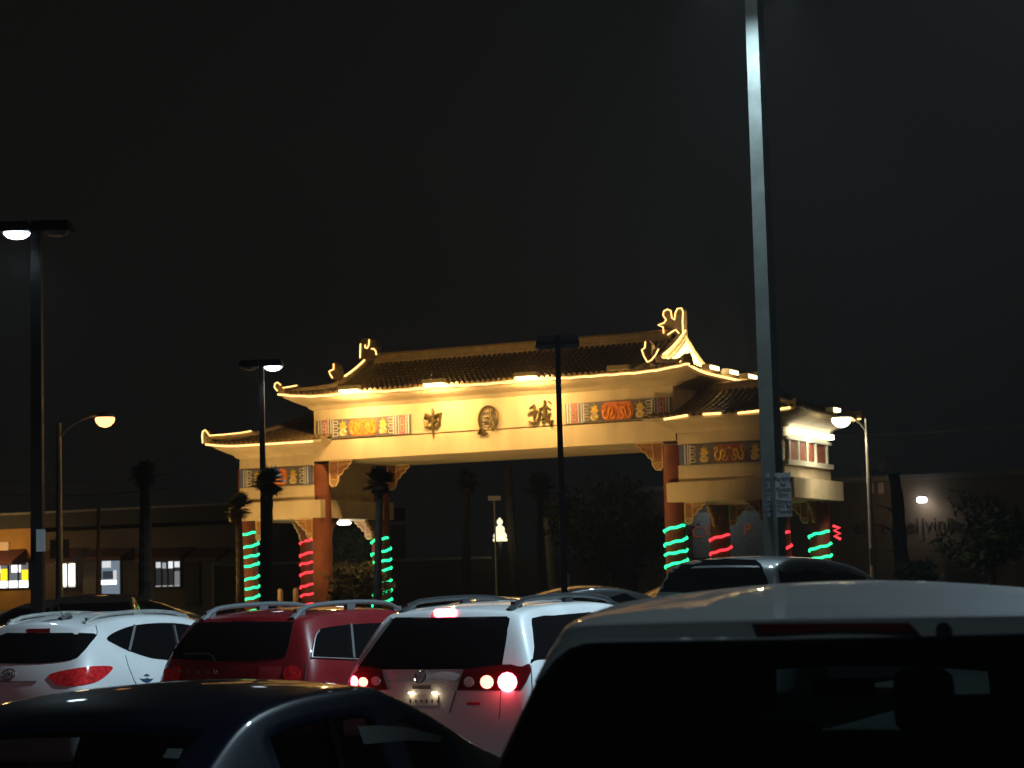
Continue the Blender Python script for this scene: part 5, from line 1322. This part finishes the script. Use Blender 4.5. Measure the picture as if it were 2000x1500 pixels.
cB.patch('tailgate_trim', [(1240, 1142), (1262, 1136), (1262, 1162), (1236, 1166)], M_BLACK, smooth=0)
cB.patch('side_window', [(1520, 1113), (1580, 1112), (1650, 1116), (1690, 1128), (1690, 1150), (1525, 1160)], M_GLASSD, smooth=0, mirror=True)

# dim cars parked further off
pC = dict(cols=[0, .30, .75, 1.3, 1.9, 2.5, 3.0, 3.45, 4.0, 4.55], W=.90, Wr=.62, xr=[.03, 0, 0, .02, .10, .12], crown=.05, bow=.12,
          roof=[(0, 1.02), (.30, 1.08), (.75, 1.24), (1.3, 1.44), (1.9, 1.50), (2.4, 1.46), (2.75, 1.34), (3.3, 1.05), (4.0, .97), (4.55, .76)],
          belt=[(0, .96), (.75, 1.0), (2.6, .95), (3.3, .92), (4.55, .7)], ws=(2.6, 3.15))
pD = dict(pR); pD['roof'] = [(0, 1.58), (.3, 1.62), (.8, 1.66), (1.6, 1.68), (2.3, 1.64), (2.8, 1.5), (3.25, 1.14), (3.8, 1.06), (4.4, .84)]
def plain_car(kind, label, pos, rz, m, group):
    c = Car('estate_car' if kind == 'D' else 'saloon_car', label, 'car', pos, rz, pC if kind == 'C' else pD, m, group, sub=2)
    if kind == 'C':
        c.local('rear_window', [(.42, -.5), (.42, .5), (1.15, .55), (1.15, -.55)], M_GLASSD, 'up', smooth=0)
        c.local('side_window', [(.95, 1.03), (1.35, 1.36), (2.3, 1.36), (2.95, 1.02), (1.9, 1.03)], M_GLASSD, 'right', smooth=0, mirror=True)
        for sg in (1, -1):
            c.local('tail_lamp', [(sg * .5, .72), (sg * .82, .74), (sg * .8, .90), (sg * .55, .90)], M_LENS, 'rear', smooth=0); c.local('headlight', [(sg * .42, .62), (sg * .72, .62), (sg * .72, .76), (sg * .45, .74)], M_LENSC, 'front', smooth=0)
    else:
        c.local('rear_window', [(-.62, 1.22), (.62, 1.22), (.55, 1.52), (-.55, 1.52)], M_GLASSD, 'rear', smooth=0)
        c.local('side_window', [(.5, 1.2), (.7, 1.5), (2.3, 1.5), (3.0, 1.12), (1.9, 1.16)], M_GLASSD, 'right', smooth=0, mirror=True)
        for sg in (1, -1):
            c.local('tail_lamp', [(sg * .62, .9), (sg * .84, .9), (sg * .82, 1.2), (sg * .66, 1.2)], M_LENS, 'rear', smooth=0); c.local('headlight', [(sg * .42, .72), (sg * .74, .72), (sg * .74, .88), (sg * .45, .86)], M_LENSC, 'front', smooth=0)
    c.screen(); c.wheels(.33); return c
BG = 'dim cars parked behind the front row'
M_DK = paint('charcoal_car_paint', (.012, .012, .013)); M_TAN = paint('beige_car_paint', (.12, .10, .08), .1); M_GRN = paint('dark_green_car_paint', (.02, .035, .028), .2)
def bgpos(x, Y): p = at(x, 1180, Y); return Vector((p.x, Y, gz(Y)))
c1_ = plain_car('C', 'grey saloon at the far left edge behind the white crossover', bgpos(-10, 33), R(64), M_SILV, BG)
c2_ = plain_car('C', 'tan saloon below the shops facing the camera with amber lamps lit', bgpos(200, 36.5), R(-82), M_TAN, BG)
c3_ = plain_car('C', 'black saloon right of the palm trunk below the shops', bgpos(400, 36), R(165), M_DK, BG)
for sg in (1, -1):
    c2_.local('lit_marker', [(sg * .50, .66), (sg * .64, .66), (sg * .64, .74), (sg * .50, .74)], glow('amber_headlamp', (1, .6, .2), 7), 'front', .016, smooth=0)
def dup_car(c, label, pos, rz, m):
    r = copy_tree(c.root); r.location = pos; r.rotation_euler = (0, 0, rz); r['label'] = label
    for ch in r.children:
        if ch.name.startswith('body'):
            ch.data = ch.data.copy(); ch.data.materials[0] = m
    return r
SRC2 = plain_car('C', 'low dark green saloon just beyond the red sport utility car', bgpos(470, 27), R(64), M_GRN, BG)
dup_car(SRC2, 'silver saloon roof showing between the red car and the white minivan', bgpos(775, 29), R(40), M_SILV)
dup_car(SRC2, 'black saloon beyond the white minivan\'s roof rails', bgpos(930, 33), R(20), M_DK)
dup_car(SRC2, 'black saloon in the shade left of the tall silver off-roader', bgpos(1190, 38), R(15), M_DK)
dup_car(SRC2, 'white saloon hidden ahead of the grey minivan, glimpsed through its glass', bgpos(1960, 11.6), R(20), M_WHITE)

# unseen saloon added left of the frame to redden the white crossover's rear
bl = dup_car(SRC2, 'unseen saloon added left of the frame, brake lamps lit for red light', Vector((-6.2, 14.6, 0)), R(-100), M_DK)
for sg in (1, -1):
    q = MB(); q.box((0, 0, 0), (.02, .26, .12), glow('brake_lamp_lit', (1, .10, .14), 16)); q.obj('brake_lamp', bl, loc=(-.06, sg * .62, .82))
    light('POINT', 'brake_glow', (-.22, sg * .62, .85), 16, (1, .10, .10), bl, size=.1)

# ------------------------------------------------------------------ thin haze volume added to imitate lens glow round the lamps
hz = MB(); hz.bb(-162, 162, -62, 302, -1.2, 14.5, None)
ho = hz.obj('haze'); ho['kind'] = 'stuff'
hm = bpy.data.materials.new('lamp_glow_haze'); hm.use_nodes = True; _n = hm.node_tree; _n.nodes.remove(_n.nodes['Principled BSDF'])
hv = _n.nodes.new('ShaderNodeVolumePrincipled'); hv.inputs['Density'].default_value = .0008; hv.inputs['Anisotropy'].default_value = .7; hv.inputs['Color'].default_value = (.9, .92, .95, 1)
_n.links.new(hv.outputs[0], _n.nodes['Material Output'].inputs['Volume']); ho.data.materials.clear(); ho.data.materials.append(hm)
